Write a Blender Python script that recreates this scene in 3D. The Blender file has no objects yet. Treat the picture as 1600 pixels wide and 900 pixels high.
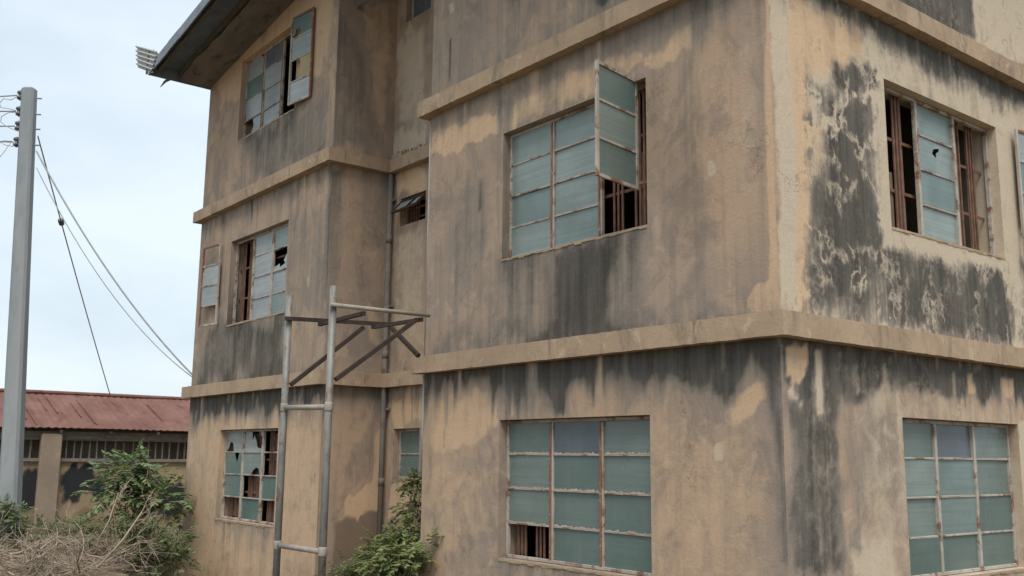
import bpy, math, random
import numpy as np
from mathutils import Vector, Matrix, noise as mnoise

random.seed(7)
rng = np.random.default_rng(7)
scene = bpy.context.scene
COL = scene.collection
R = math.radians

# ------------------------------------------------------------------ camera (solved from the building's ledges and corners)
FPX, YAW, PIT, ROLL = 1547.36, 2.470856, 0.168632, 0.010836
CAM = np.array([4.50687, -6.13458, 1.6])
_f = np.array([math.cos(YAW) * math.cos(PIT), math.sin(YAW) * math.cos(PIT), math.sin(PIT)])
_r0 = np.array([math.sin(YAW), -math.cos(YAW), 0.0])
_u0 = np.cross(_r0, _f)
_r = math.cos(ROLL) * _r0 + math.sin(ROLL) * _u0
_u = -math.sin(ROLL) * _r0 + math.cos(ROLL) * _u0


def ray(px, py):
    return _f + _r * (px - 800) / FPX - _u * (py - 450) / FPX


def on(px, py, axis, val):                 # photo pixel -> point on the plane axis = val
    d = ray(px, py)
    return CAM + d * (val - CAM[axis]) / d[axis]


def at(px, py, depth):                     # photo pixel -> point at a distance along the view
    return CAM + ray(px, py) * depth


cam = bpy.data.cameras.new('camera')
cam.sensor_width = 36
cam.lens = FPX / 1600 * 36
cam.clip_start, cam.clip_end = 0.05, 3000
camo = bpy.data.objects.new('camera', cam)
COL.objects.link(camo)
m = Matrix.Identity(4)
for i in range(3):
    m[i][0], m[i][1], m[i][2], m[i][3] = _r[i], _u[i], -_f[i], CAM[i]
camo.matrix_world = m
scene.camera = camo

# ------------------------------------------------------------------ materials


class NT:
    def __init__(s, name):
        s.m = bpy.data.materials.new(name)
        s.m.use_nodes = True
        s.t = s.m.node_tree
        s.t.nodes.clear()
        s.out = s.n('ShaderNodeOutputMaterial')
        s.b = s.n('ShaderNodeBsdfPrincipled')
        s.l(s.b.outputs[0], s.out.inputs[0])

    def n(s, typ, **kw):
        x = s.t.nodes.new(typ)
        for k, v in kw.items():
            setattr(x, k, v)
        return x

    def l(s, a, b):
        s.t.links.new(a, b)

    def put(s, sock, v):
        if hasattr(v, 'is_linked') or isinstance(v, bpy.types.NodeSocket):
            s.l(v, sock)
        else:
            if isinstance(v, (tuple, list)) and len(v) == 3 and sock.type == 'RGBA':
                v = (*v, 1)
            sock.default_value = v

    def coord(s, kind='Object'):
        return s.n('ShaderNodeTexCoord').outputs[kind]

    def mapping(s, vec, scale=(1, 1, 1), loc=(0, 0, 0)):
        x = s.n('ShaderNodeMapping')
        s.l(vec, x.inputs[0])
        x.inputs['Scale'].default_value = scale
        x.inputs['Location'].default_value = loc
        return x.outputs[0]

    def noise(s, vec, scale, detail=4, rough=0.55, dist=0.0):
        x = s.n('ShaderNodeTexNoise')
        if vec is not None:
            s.l(vec, x.inputs['Vector'])
        x.inputs['Scale'].default_value = scale
        x.inputs['Detail'].default_value = detail
        x.inputs['Roughness'].default_value = rough
        x.inputs['Distortion'].default_value = dist
        return x.outputs['Fac']

    def math(s, op, a, b=0.0, clamp=False):
        x = s.n('ShaderNodeMath', operation=op, use_clamp=clamp)
        s.put(x.inputs[0], a)
        s.put(x.inputs[1], b)
        return x.outputs[0]

    def rng(s, v, a, b, lo=0.0, hi=1.0, smooth=True):
        x = s.n('ShaderNodeMapRange', interpolation_type='SMOOTHSTEP' if smooth else 'LINEAR')
        s.put(x.inputs[0], v)
        for i, q in enumerate((a, b, lo, hi)):
            x.inputs[i + 1].default_value = q
        return x.outputs[0]

    def mix(s, fac, a, b, mode='MIX'):
        x = s.n('ShaderNodeMix', data_type='RGBA', blend_type=mode)
        s.put(x.inputs[0], fac)
        s.put(x.inputs[6], a)
        s.put(x.inputs[7], b)
        return x.outputs[2]

    def attr(s, name):
        return s.n('ShaderNodeAttribute', attribute_name=name).outputs['Fac']

    def island(s):
        return s.n('ShaderNodeNewGeometry').outputs['Random Per Island']

    def bump(s, h, strength=0.3, dist=0.02):
        x = s.n('ShaderNodeBump')
        s.l(h, x.inputs['Height'])
        x.inputs['Strength'].default_value = strength
        x.inputs['Distance'].default_value = dist
        s.l(x.outputs[0], s.b.inputs['Normal'])

    def set(s, col=None, rough=None, metal=None, spec=None):
        if col is not None:
            s.put(s.b.inputs['Base Color'], col)
        if rough is not None:
            s.put(s.b.inputs['Roughness'], rough)
        if metal is not None:
            s.put(s.b.inputs['Metallic'], metal)
        if spec is not None:
            s.put(s.b.inputs['Specular IOR Level'], spec)
        return s.m


def plaster():
    s = NT('weathered_plaster')
    c = s.coord()
    big = s.noise(c, 1.3, 7, 0.62, 0.4)
    med = s.noise(c, 5.0, 7, 0.65, 0.6)
    fine = s.noise(c, 38.0, 5, 0.6)
    streak = s.noise(s.mapping(c, (7, 7, 0.38)), 1.0, 7, 0.62, 0.2)
    streak2 = s.noise(s.mapping(c, (19, 19, 0.7), (3, 8, 1)), 1.0, 5, 0.6)
    # base coat
    zone = s.noise(s.mapping(c, (1, 1, 0.6), (31, 12, 5)), 0.75, 4, 0.5, 0.3)
    base = s.mix(s.rng(zone, 0.38, 0.62), (0.315, 0.245, 0.197), (0.44, 0.308, 0.212))
    base = s.mix(s.rng(big, 0.38, 0.7, 0, 0.6), base, (0.45, 0.325, 0.232))
    base = s.mix(s.rng(streak, 0.48, 0.72, 0, 0.4), base, (0.225, 0.175, 0.135))
    base = s.mix(s.rng(streak2, 0.57, 0.72, 0, 0.2), base, (0.45, 0.345, 0.25))
    streak3 = s.noise(s.mapping(c, (13, 13, 0.32), (1, 5, 9)), 1.0, 5, 0.62)
    base = s.mix(s.rng(streak3, 0.58, 0.72, 0, 0.22), base, (0.205, 0.142, 0.098))
    base = s.mix(s.rng(med, 0.54, 0.70, 0, 0.4), base, (0.225, 0.185, 0.15))
    cloud = s.noise(s.mapping(c, (1, 1, 0.75), (41, 2, 17)), 2.3, 6, 0.62, 1.3)
    base = s.mix(s.rng(cloud, 0.46, 0.66, 0, 0.62), base, (0.215, 0.175, 0.148))
    cloud2 = s.noise(s.mapping(c, (1, 1, 0.8), (4, 22, 37)), 3.4, 7, 0.66, 1.1)
    base = s.mix(s.rng(cloud2, 0.55, 0.68, 0, 0.55), base, (0.50, 0.37, 0.26))

    def mask(name, k1, k2, k3, lo, hi, gain=1.0):
        a = s.math('MULTIPLY', s.attr(name), gain)
        v = s.math('ADD', a, s.math('MULTIPLY', s.math('SUBTRACT', big, 0.5), k1))
        v = s.math('ADD', v, s.math('MULTIPLY', s.math('SUBTRACT', streak, 0.5), k2))
        v = s.math('ADD', v, s.math('MULTIPLY', s.math('SUBTRACT', med, 0.5), k3))
        return s.rng(v, lo, hi)
    pale = mask('pale', 0.5, 0.25, 1.1, 0.25, 0.8)
    col = s.mix(pale, base, s.mix(med, (0.60, 0.49, 0.36), (0.46, 0.385, 0.295)))
    warm = mask('warm', 0.55, 0.35, 1.0, 0.28, 0.76)
    col = s.mix(s.math('MULTIPLY', warm, 0.9), col, s.mix(med, (0.64, 0.445, 0.28), (0.55, 0.375, 0.242)))
    brown = mask('brown', 0.5, 0.4, 0.6, 0.2, 0.95)
    col = s.mix(s.math('MULTIPLY', brown, 0.85), col, (0.185, 0.13, 0.092))
    # mould: patchy, streaky, broken by paler veins where the paint has crazed
    mfine = s.noise(s.mapping(c, (1, 1, 0.8), (3, 7, 11)), 11.0, 7, 0.68, 0.9)
    a = s.attr('mould')
    crisp = s.rng(s.attr('vein'), 0.0, 0.4, 0.42, 1.0)
    nsum = s.math('MULTIPLY', s.math('SUBTRACT', big, 0.5), 0.55)
    nsum = s.math('ADD', nsum, s.math('MULTIPLY', s.math('SUBTRACT', med, 0.5), 0.8))
    nsum = s.math('ADD', nsum, s.math('MULTIPLY', s.math('SUBTRACT', mfine, 0.5), 1.15))
    v = s.math('ADD', a, s.math('MULTIPLY', nsum, crisp))
    v = s.math('ADD', v, s.math('MULTIPLY', s.math('SUBTRACT', streak, 0.5), 0.85))
    v = s.math('ADD', v, s.math('MULTIPLY', s.math('SUBTRACT', streak2, 0.5), 0.4))
    v = s.math('ADD', v, s.math('MULTIPLY', s.math('SUBTRACT', streak3, 0.5), 0.75))
    vd = s.n('ShaderNodeTexVoronoi', feature='DISTANCE_TO_EDGE')
    wv = s.n('ShaderNodeVectorMath', operation='ADD')
    nz = s.n('ShaderNodeTexNoise')
    s.l(c, nz.inputs['Vector'])
    nz.inputs['Scale'].default_value = 2.6
    nz.inputs['Detail'].default_value = 6
    nz.inputs['Roughness'].default_value = 0.62
    sc = s.n('ShaderNodeVectorMath', operation='SCALE')
    s.l(nz.outputs['Color'], sc.inputs[0])
    sc.inputs['Scale'].default_value = 1.1
    s.l(c, wv.inputs[0])
    s.l(sc.outputs[0], wv.inputs[1])
    s.l(s.mapping(wv.outputs[0], (1, 1, 0.6)), vd.inputs['Vector'])
    vd.inputs['Scale'].default_value = 2.7
    vein = s.rng(vd.outputs['Distance'], 0.0, 0.16, 0.75, 0.0)
    vein = s.math('MULTIPLY', vein, s.math('MULTIPLY', s.attr('vein'), s.rng(s.noise(c, 2.2, 3), 0.4, 0.6)))
    v = s.math('SUBTRACT', v, vein)
    light = s.rng(v, 0.04, 0.80)
    heavy = s.rng(v, 0.50, 1.12)
    mlight = s.mix(med, (0.235, 0.205, 0.172), (0.175, 0.157, 0.136))
    mdark = s.mix(s.rng(streak, 0.36, 0.64), (0.042, 0.039, 0.035), (0.105, 0.096, 0.084))
    thin = s.rng(a, 0.75, 1.1, 1.0, 0.12)
    mdark = s.mix(s.math('MULTIPLY', thin, s.rng(cloud2, 0.42, 0.62, 0, 0.75)), mdark, (0.19, 0.172, 0.15))
    mdark = s.mix(s.math('MULTIPLY', thin, s.rng(mfine, 0.50, 0.66, 0, 0.6)), mdark, (0.24, 0.215, 0.18))
    col = s.mix(s.math('MULTIPLY', light, 0.8), col, mlight)
    col = s.mix(s.math('MULTIPLY', heavy, 0.95), col, mdark)
    # hairline cracks, only in places
    cv = s.n('ShaderNodeTexVoronoi', feature='DISTANCE_TO_EDGE')
    s.l(s.mapping(wv.outputs[0], (1, 1, 0.8), (2.3, 5.1, 7.7)), cv.inputs['Vector'])
    cv.inputs['Scale'].default_value = 1.1
    crack = s.math('MULTIPLY', s.rng(cv.outputs['Distance'], 0.0, 0.010, 1.0, 0.0), s.rng(s.noise(c, 0.9, 3), 0.5, 0.6))
    col = s.mix(s.math('MULTIPLY', crack, 0.6), col, (0.1, 0.08, 0.065))
    # pitting and chips
    chips = s.rng(s.noise(s.mapping(c, (1, 1, 1), (5, 1, 2)), 9.0, 6, 0.7, 1.0), 0.70, 0.73)
    col = s.mix(s.math('MULTIPLY', chips, 0.4), col, (0.55, 0.45, 0.33))
    spots = s.rng(s.noise(s.mapping(c, (1, 1, 1), (15, 4, 2)), 17.0, 4, 0.7, 0.5), 0.715, 0.74)
    col = s.mix(s.math('MULTIPLY', spots, 0.6), col, (0.08, 0.068, 0.055))
    col = s.mix(s.rng(fine, 0.3, 0.7, 0, 0.14), col, (0.2, 0.165, 0.13))
    h = s.math('ADD', s.math('MULTIPLY', fine, 0.35), s.math('MULTIPLY', med, 1.0))
    h = s.math('ADD', h, s.math('MULTIPLY', chips, -0.35))
    s.bump(h, 0.35, 0.02)
    return s.set(col, 0.93, 0, 0.2)


def ledge_mat():
    s = NT('ledge_plaster')
    c = s.coord()
    big = s.noise(c, 1.7, 6, 0.6, 0.3)
    med = s.noise(c, 7.0, 6, 0.65, 0.8)
    col = s.mix(s.rng(big, 0.3, 0.7), (0.335, 0.245, 0.168), (0.42, 0.305, 0.208))
    col = s.mix(s.rng(med, 0.55, 0.7, 0, 0.5), col, (0.26, 0.205, 0.157))
    chips = s.rng(s.noise(s.mapping(c, (1, 1, 0.7), (4, 4, 4)), 8.0, 5, 0.7, 1.2), 0.63, 0.68)
    col = s.mix(s.math('MULTIPLY', chips, 0.55), col, (0.57, 0.46, 0.34))
    dark = s.rng(s.noise(s.mapping(c, (2, 2, 0.7), (9, 3, 1)), 2.2, 6, 0.7), 0.58, 0.75)
    col = s.mix(s.math('MULTIPLY', dark, 0.55), col, (0.12, 0.1, 0.08))
    run = s.noise(s.mapping(c, (4.5, 4.5, 1.6), (3, 3, 8)), 1.0, 7, 0.68, 0.8)
    col = s.mix(s.rng(run, 0.5, 0.72, 0, 0.6), col, (0.135, 0.108, 0.085))
    col = s.mix(s.rng(s.noise(s.mapping(c, (6, 6, 3), (1, 13, 2)), 1.0, 6, 0.68, 1.2), 0.57, 0.66, 0, 0.5), col, (0.55, 0.42, 0.30))
    fine = s.noise(c, 40.0, 4)
    s.bump(s.math('ADD', s.math('MULTIPLY', fine, 0.3), med), 0.45, 0.015)
    return s.set(col, 0.93, 0, 0.2)


def rough_mat(name, c1, c2, scale=6.0, rough=0.85, bump=0.2, metal=0.0, stretch=(1, 1, 1), c3=None, t3=(0.6, 0.7), spec=0.3):
    s = NT(name)
    c = s.mapping(s.coord(), stretch)
    a = s.noise(c, scale, 6, 0.62, 0.3)
    col = s.mix(s.rng(a, 0.32, 0.68), c1, c2)
    if c3:
        col = s.mix(s.rng(s.noise(s.mapping(c, (1, 1, 1), (7, 2, 5)), scale * 1.7, 6, 0.7, 0.5), *t3), col, c3)
    if bump:
        s.bump(s.noise(c, scale * 5, 4), bump, 0.01)
    return s.set(col, rough, metal, spec)


def glass_mat(name, a, b, rough=0.22, see=0.22):
    s = NT(name)
    c = s.coord()
    isl = s.island()
    col = s.mix(isl, a, b)
    dirt = s.noise(c, 2.6, 6, 0.65, 0.4)
    col = s.mix(s.rng(dirt, 0.5, 0.8, 0, 0.45), col, (0.2, 0.185, 0.155))
    col = s.mix(s.rng(s.noise(s.mapping(c, (14, 14, 0.6)), 1.0, 5, 0.6), 0.55, 0.75, 0, 0.3), col, (0.25, 0.27, 0.265))
    rib = s.noise(s.mapping(c, (0.8, 0.8, 34)), 1.0, 2)
    col = s.mix(s.rng(rib, 0.3, 0.7, 0, 0.3), col, (0.1, 0.13, 0.13))
    s.bump(s.math('ADD', rib, s.noise(c, 60, 2)), 0.09, 0.01)
    rr = s.rng(dirt, 0.3, 0.8, rough, rough + 0.3, False)
    s.set(col, rr, 0, 0.6)
    tr = s.n('ShaderNodeBsdfTransparent')
    ms = s.n('ShaderNodeMixShader')
    s.put(ms.inputs[0], s.rng(s.noise(c, 1.9, 3), 0.35, 0.65, see * .3, see))
    s.l(s.b.outputs[0], ms.inputs[1])
    s.l(tr.outputs[0], ms.inputs[2])
    s.l(ms.outputs[0], s.out.inputs[0])
    return s.m


M = {}
M['plaster'] = plaster()
M['ledge'] = ledge_mat()
M['paint'] = rough_mat('flaking_frame_paint', (0.45, 0.41, 0.36), (0.33, 0.285, 0.235), 3.2, 0.7, 0.3, c3=(0.2, 0.11, 0.072), t3=(0.50, 0.62))
M['rust'] = rough_mat('rusted_frame_steel', (0.27, 0.135, 0.085), (0.19, 0.088, 0.055), 12, 0.85, 0.3, c3=(0.42, 0.34, 0.28), t3=(0.58, 0.66))
M['bar'] = rough_mat('rusty_bar_steel', (0.12, 0.062, 0.042), (0.2, 0.108, 0.072), 10, 0.85, 0.2)
M['board'] = rough_mat('brown_board', (0.13, 0.088, 0.06), (0.2, 0.14, 0.098), 4, 0.85, 0.2, stretch=(6, 6, 0.6))
M['putty'] = rough_mat('old_putty', (0.40, 0.345, 0.285), (0.30, 0.23, 0.175), 7, 0.9, 0.4)
M['glass'] = glass_mat('obscure_glass', (0.155, 0.225, 0.212), (0.27, 0.325, 0.30))
M['teal'] = glass_mat('teal_obscure_glass', (0.10, 0.155, 0.138), (0.20, 0.25, 0.225), 0.2, 0.2)
M['blue'] = glass_mat('blue_grey_glass', (0.105, 0.125, 0.148), (0.135, 0.16, 0.185), 0.18)
M['white'] = glass_mat('milky_glass', (0.31, 0.35, 0.355), (0.40, 0.43, 0.43), 0.3)
M['green'] = glass_mat('green_glass', (0.10, 0.17, 0.152), (0.13, 0.2, 0.18), 0.3)
M['straw'] = rough_mat('straw_board', (0.42, 0.33, 0.17), (0.36, 0.30, 0.2), 7, 0.9, 0.1)
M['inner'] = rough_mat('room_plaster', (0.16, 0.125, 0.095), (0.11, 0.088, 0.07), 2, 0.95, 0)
M['roof'] = rough_mat('grey_roof_sheet', (0.10, 0.125, 0.16), (0.15, 0.175, 0.21), 3, 0.7, 0.1, c3=(0.11, 0.09, 0.08))
M['fascia'] = rough_mat('blue_grey_fascia', (0.16, 0.19, 0.225), (0.22, 0.25, 0.285), 3, 0.75, 0.2, c3=(0.08, 0.075, 0.07), t3=(0.6, 0.7))
M['soffit'] = rough_mat('dark_soffit', (0.05, 0.066, 0.092), (0.085, 0.098, 0.12), 1.2, 0.9, 0.2, c3=(0.15, 0.125, 0.108), t3=(0.56, 0.72))
M['ceiling'] = rough_mat('weathered_ceiling_board', (0.15, 0.135, 0.128), (0.22, 0.19, 0.17), 1.4, 0.95, 0.2, stretch=(1, 2, 1), c3=(0.08, 0.08, 0.085), t3=(0.5, 0.66))
M['zinc'] = rough_mat('weathered_zinc', (0.36, 0.36, 0.35), (0.44, 0.43, 0.42), 6, 0.65, 0.1, 0.2, c3=(0.2, 0.13, 0.09), t3=(0.62, 0.72))
M['pipe'] = rough_mat('grey_plastic_pipe', (0.135, 0.122, 0.108), (0.20, 0.178, 0.155), 3, 0.85, 0.15, c3=(0.09, 0.075, 0.062), t3=(0.54, 0.68))
M['palepipe'] = rough_mat('pale_pipe', (0.33, 0.31, 0.3), (0.42, 0.39, 0.36), 3, 0.7, 0.15)
M['post'] = rough_mat('galvanised_post', (0.17, 0.17, 0.16), (0.25, 0.245, 0.232), 7, 0.6, 0.15, 0.25, stretch=(1, 1, .5), c3=(0.17, 0.11, 0.075), t3=(0.53, 0.66))
M['rung'] = rough_mat('pale_painted_rung', (0.33, 0.295, 0.25), (0.26, 0.22, 0.185), 9, 0.7, 0.15, c3=(0.2, 0.12, 0.08), t3=(0.6, 0.68))
M['arm'] = rough_mat('dark_rusted_angle', (0.035, 0.026, 0.022), (0.06, 0.04, 0.032), 8, 0.85, 0.2)
M['concrete'] = rough_mat('pole_concrete', (0.22, 0.24, 0.25), (0.28, 0.295, 0.305), 3, 0.9, 0.25, stretch=(1, 1, .3), c3=(0.2, 0.21, 0.21), t3=(0.56, 0.74))
M['porcelain'] = rough_mat('brown_grey_porcelain', (0.07, 0.075, 0.085), (0.11, 0.11, 0.12), 9, 0.35, 0)
M['iron'] = rough_mat('galvanised_iron', (0.2, 0.2, 0.2), (0.28, 0.28, 0.28), 9, 0.6, 0.1, 0.4)
M['wire'] = rough_mat('aluminium_wire', (0.28, 0.295, 0.31), (0.36, 0.375, 0.39), 9, 0.6, 0)
M['redroof'] = rough_mat('rusty_red_roof_sheet', (0.155, 0.08, 0.066), (0.205, 0.112, 0.092), 1.1, 0.95, 0.15, stretch=(1, 1.6, 1), c3=(0.115, 0.06, 0.05), t3=(0.5, 0.72), spec=0.08)
M['darkwood'] = rough_mat('grey_timber', (0.12, 0.105, 0.09), (0.17, 0.15, 0.13), 5, 0.9, 0.2)
M['paletimber'] = rough_mat('pale_timber_slat', (0.145, 0.13, 0.112), (0.205, 0.185, 0.16), 5, 0.9, 0.2)
M['pilaster'] = rough_mat('pilaster_plaster', (0.29, 0.225, 0.165), (0.235, 0.185, 0.14), 2.2, 0.93, 0.2, c3=(0.38, 0.32, 0.25), t3=(0.6, 0.68))
M['twig'] = rough_mat('dry_twig_bark', (0.32, 0.255, 0.195), (0.43, 0.35, 0.275), 5, 0.9, 0)
M['twigdark'] = rough_mat('brown_twig_bark', (0.15, 0.115, 0.088), (0.22, 0.17, 0.13), 5, 0.9, 0)
M['stem'] = rough_mat('green_brown_stem', (0.17, 0.16, 0.09), (0.24, 0.2, 0.13), 6, 0.85, 0)


def compound_wall_mat():
    s = NT('sooty_compound_plaster')
    c = s.coord()
    a = s.noise(c, 1.2, 6, 0.6)
    col = s.mix(s.rng(a, 0.3, 0.7), (0.27, 0.2, 0.13), (0.34, 0.255, 0.16))
    v = s.math('ADD', s.attr('mould'), s.math('MULTIPLY', s.math('SUBTRACT', s.noise(c, 3.2, 6, 0.65, 0.8), 0.5), 0.9))
    col = s.mix(s.rng(v, 0.28, 0.78), col, (0.026, 0.027, 0.03))
    d = s.math('ADD', s.attr('brown'), s.math('MULTIPLY', s.math('SUBTRACT', s.noise(c, 2.1, 5), 0.5), 0.8))
    col = s.mix(s.rng(d, 0.3, 0.8, 0, 0.7), col, (0.15, 0.115, 0.08))
    s.bump(s.noise(c, 20, 5), 0.3, 0.02)
    return s.set(col, 0.95, 0, 0.2)


M['compound'] = compound_wall_mat()


def leaf_mat(name, cols):
    s = NT(name)
    isl = s.island()
    r = s.n('ShaderNodeValToRGB')
    s.l(isl, r.inputs[0])
    e = r.color_ramp.elements
    e[0].color, e[1].color = (*cols[0], 1), (*cols[-1], 1)
    for i, cc in enumerate(cols[1:-1]):
        k = e.new((i + 1) / (len(cols) - 1))
        k.color = (*cc, 1)
    s.set(r.outputs[0], 0.55, 0, 0.35)
    tr = s.n('ShaderNodeBsdfTranslucent')
    s.l(s.mix(0.5, r.outputs[0], (0.12, 0.2, 0.03)), tr.inputs[0])
    mx = s.n('ShaderNodeMixShader')
    mx.inputs[0].default_value = 0.28
    s.l(s.b.outputs[0], mx.inputs[1])
    s.l(tr.outputs[0], mx.inputs[2])
    s.l(mx.outputs[0], s.out.inputs[0])
    return s.m


M['leaf'] = leaf_mat('bush_leaf', [(0.085, 0.125, 0.042), (0.15, 0.20, 0.062), (0.21, 0.255, 0.09), (0.33, 0.34, 0.16), (0.12, 0.17, 0.058), (0.26, 0.21, 0.1)])
M['bluegreen'] = leaf_mat('deep_green_leaf', [(0.07, 0.12, 0.052), (0.11, 0.18, 0.075), (0.15, 0.23, 0.095), (0.22, 0.28, 0.12), (0.24, 0.21, 0.11)])
M['weed'] = leaf_mat('weed_leaf', [(0.075, 0.10, 0.04), (0.12, 0.15, 0.06), (0.17, 0.185, 0.085), (0.25, 0.22, 0.13)])
M['grass'] = leaf_mat('grass_blade', [(0.07, 0.09, 0.03), (0.12, 0.12, 0.05), (0.22, 0.18, 0.09), (0.09, 0.12, 0.04)])


def ground_mat():
    s = NT('dusty_earth')
    c = s.coord()
    a = s.noise(c, 0.35, 8, 0.6)
    col = s.mix(s.rng(a, 0.35, 0.65), (0.165, 0.12, 0.082), (0.22, 0.162, 0.11))
    g = s.noise(c, 1.1, 8, 0.68)
    col = s.mix(s.rng(g, 0.46, 0.62), col, (0.085, 0.1, 0.042))
    p = s.rng(s.noise(c, 24, 4, 0.7), 0.6, 0.7)
    col = s.mix(s.math('MULTIPLY', p, 0.5), col, (0.33, 0.28, 0.22))
    s.bump(s.noise(c, 12, 6, 0.7), 0.6, 0.04)
    return s.set(col, 0.97, 0, 0.15)


M['ground'] = ground_mat()

# ------------------------------------------------------------------ mesh helpers


class MB:
    """collects faces; build() links them as ONE mesh object"""

    def __init__(s):
        s.v, s.f, s.mi = [], [], []

    def face(s, pts, mi=0):
        b = len(s.v)
        s.v += [tuple(map(float, p)) for p in pts]
        s.f.append(tuple(range(b, b + len(pts))))
        s.mi.append(mi)

    def box(s, o, ax, ay, az, mi=0):          # o = min corner, three edge vectors
        o, ax, ay, az = (np.array(q, float) for q in (o, ax, ay, az))
        if np.dot(np.cross(ax, ay), az) < 0:
            o, ax = o + ax, -ax
        p = [o, o + ax, o + ax + ay, o + ay, o + az, o + ax + az, o + ax + ay + az, o + ay + az]
        b = len(s.v)
        s.v += [tuple(q) for q in p]
        for q in ((0, 3, 2, 1), (4, 5, 6, 7), (0, 1, 5, 4), (1, 2, 6, 5), (2, 3, 7, 6), (3, 0, 4, 7)):
            s.f.append(tuple(b + i for i in q))
            s.mi.append(mi)

    def bar(s, a, b, w, h, up=(0, 0, 1), mi=0):   # box of section w x h between two points
        a, b = np.array(a, float), np.array(b, float)
        d = b - a
        dn = d / np.linalg.norm(d)
        x = np.cross(dn, np.array(up, float))
        if np.linalg.norm(x) < 1e-5:
            x = np.cross(dn, (1, 0, 0))
        x /= np.linalg.norm(x)
        y = np.cross(x, dn)
        s.box(a - x * w / 2 - y * h / 2, d, x * w, y * h, mi)

    def tube(s, pts, rad, seg=10, mi=0, cap=True):
        pts = [np.array(p, float) for p in pts]
        rad = rad if hasattr(rad, '__len__') else [rad] * len(pts)
        b = len(s.v)
        prev = None
        for i, p in enumerate(pts):
            t = pts[min(i + 1, len(pts) - 1)] - pts[max(i - 1, 0)]
            t = t / (np.linalg.norm(t) + 1e-9)
            if prev is None:
                x = np.cross(t, (0.13, 0.31, 1.0) if abs(t[2]) < 0.95 else (1.0, 0, 0))
            else:
                x = prev - t * np.dot(prev, t)
            x /= np.linalg.norm(x) + 1e-9
            prev = x
            y = np.cross(t, x)
            for k in range(seg):
                a = 2 * math.pi * k / seg
                s.v.append(tuple(p + rad[i] * (math.cos(a) * x + math.sin(a) * y)))
        for i in range(len(pts) - 1):
            for k in range(seg):
                k2 = (k + 1) % seg
                s.f.append((b + i * seg + k, b + i * seg + k2, b + (i + 1) * seg + k2, b + (i + 1) * seg + k))
                s.mi.append(mi)
        if cap:
            s.f.append(tuple(b + k for k in reversed(range(seg))))
            s.mi.append(mi)
            s.f.append(tuple(b + (len(pts) - 1) * seg + k for k in range(seg)))
            s.mi.append(mi)

    def build(s, name, mats, parent=None, smooth=False, bevel=0.0):
        me = bpy.data.meshes.new(name)
        me.from_pydata(s.v, [], s.f)
        for q in (mats if isinstance(mats, (list, tuple)) else [mats]):
            me.materials.append(q)
        me.polygons.foreach_set('material_index', s.mi)
        if smooth:
            me.polygons.foreach_set('use_smooth', [len(f) == 4 for f in s.f])
        me.update()
        o = bpy.data.objects.new(name, me)
        COL.objects.link(o)
        if parent:
            o.parent = parent
        if bevel:
            bv = o.modifiers.new('bevel', 'BEVEL')
            bv.width, bv.segments, bv.limit_method = bevel, 1, 'ANGLE'
        return o


def tag(o, label=None, cat=None, group=None, kind=None):
    for k, v in (('label', label), ('category', cat), ('group', group), ('kind', kind)):
        if v:
            o[k] = v
    return o


def thing(name, label, cat, group=None, loc=(0, 0, 0)):
    o = bpy.data.objects.new(name, None)
    o.location = loc
    o.empty_display_size = 0.3
    COL.objects.link(o)
    return tag(o, label, cat, group)


def local(o, parent):                          # mesh was written in world metres: keep it there under a moved empty
    o.parent = parent
    o.matrix_parent_inverse = Matrix.Translation(-parent.location)
    return o


# ------------------------------------------------------------------ the building: walls
ZB1, ZB2, LH, LP = 2.5015, 5.5015, 0.185, 0.116     # ledge undersides, height, projection
XL, XR, XN, YR, DEP = -11.82, -7.172, -4.78, 0.95, 8.2
ZE, SL, RIDGE = 7.94, 0.14, -5.91
SILLS = [(0.62, 1.96), (3.60, 4.95), (6.63, 8.0)]


def roofz(x):
    return ZE + SL * (min(x, 2 * RIDGE - x) - XL)


house = thing('apartment_building', 'weathered three storey block of mould stained tan plaster with broken steel windows', 'building')


def vnoise(x, seed):                          # smooth 1-D value noise
    r = np.random.default_rng(seed).random(4096)
    i = np.floor(x).astype(int)
    t = x - i
    t = t * t * (3 - 2 * t)
    return r[i % 4096] * (1 - t) + r[(i + 1) % 4096] * t


def sdf(P, poly):                              # signed distance to polygon (negative inside)
    poly = np.array(poly, float)
    d = np.full(len(P), 1e9)
    ins = np.zeros(len(P), bool)
    for i in range(len(poly)):
        a, b = poly[i], poly[(i + 1) % len(poly)]
        e = b - a
        w = P - a
        t = np.clip((w @ e) / (e @ e + 1e-12), 0, 1)
        d = np.minimum(d, np.linalg.norm(w - t[:, None] * e, axis=1))
        c = (a[1] > P[:, 1]) != (b[1] > P[:, 1])
        xs = a[0] + (P[:, 1] - a[1]) / (b[1] - a[1] + 1e-12) * (b[0] - a[0])
        ins ^= c & (P[:, 0] < xs)
    return np.where(ins, -d, d)


CH = ('mould', 'warm', 'pale', 'brown', 'vein')


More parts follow.
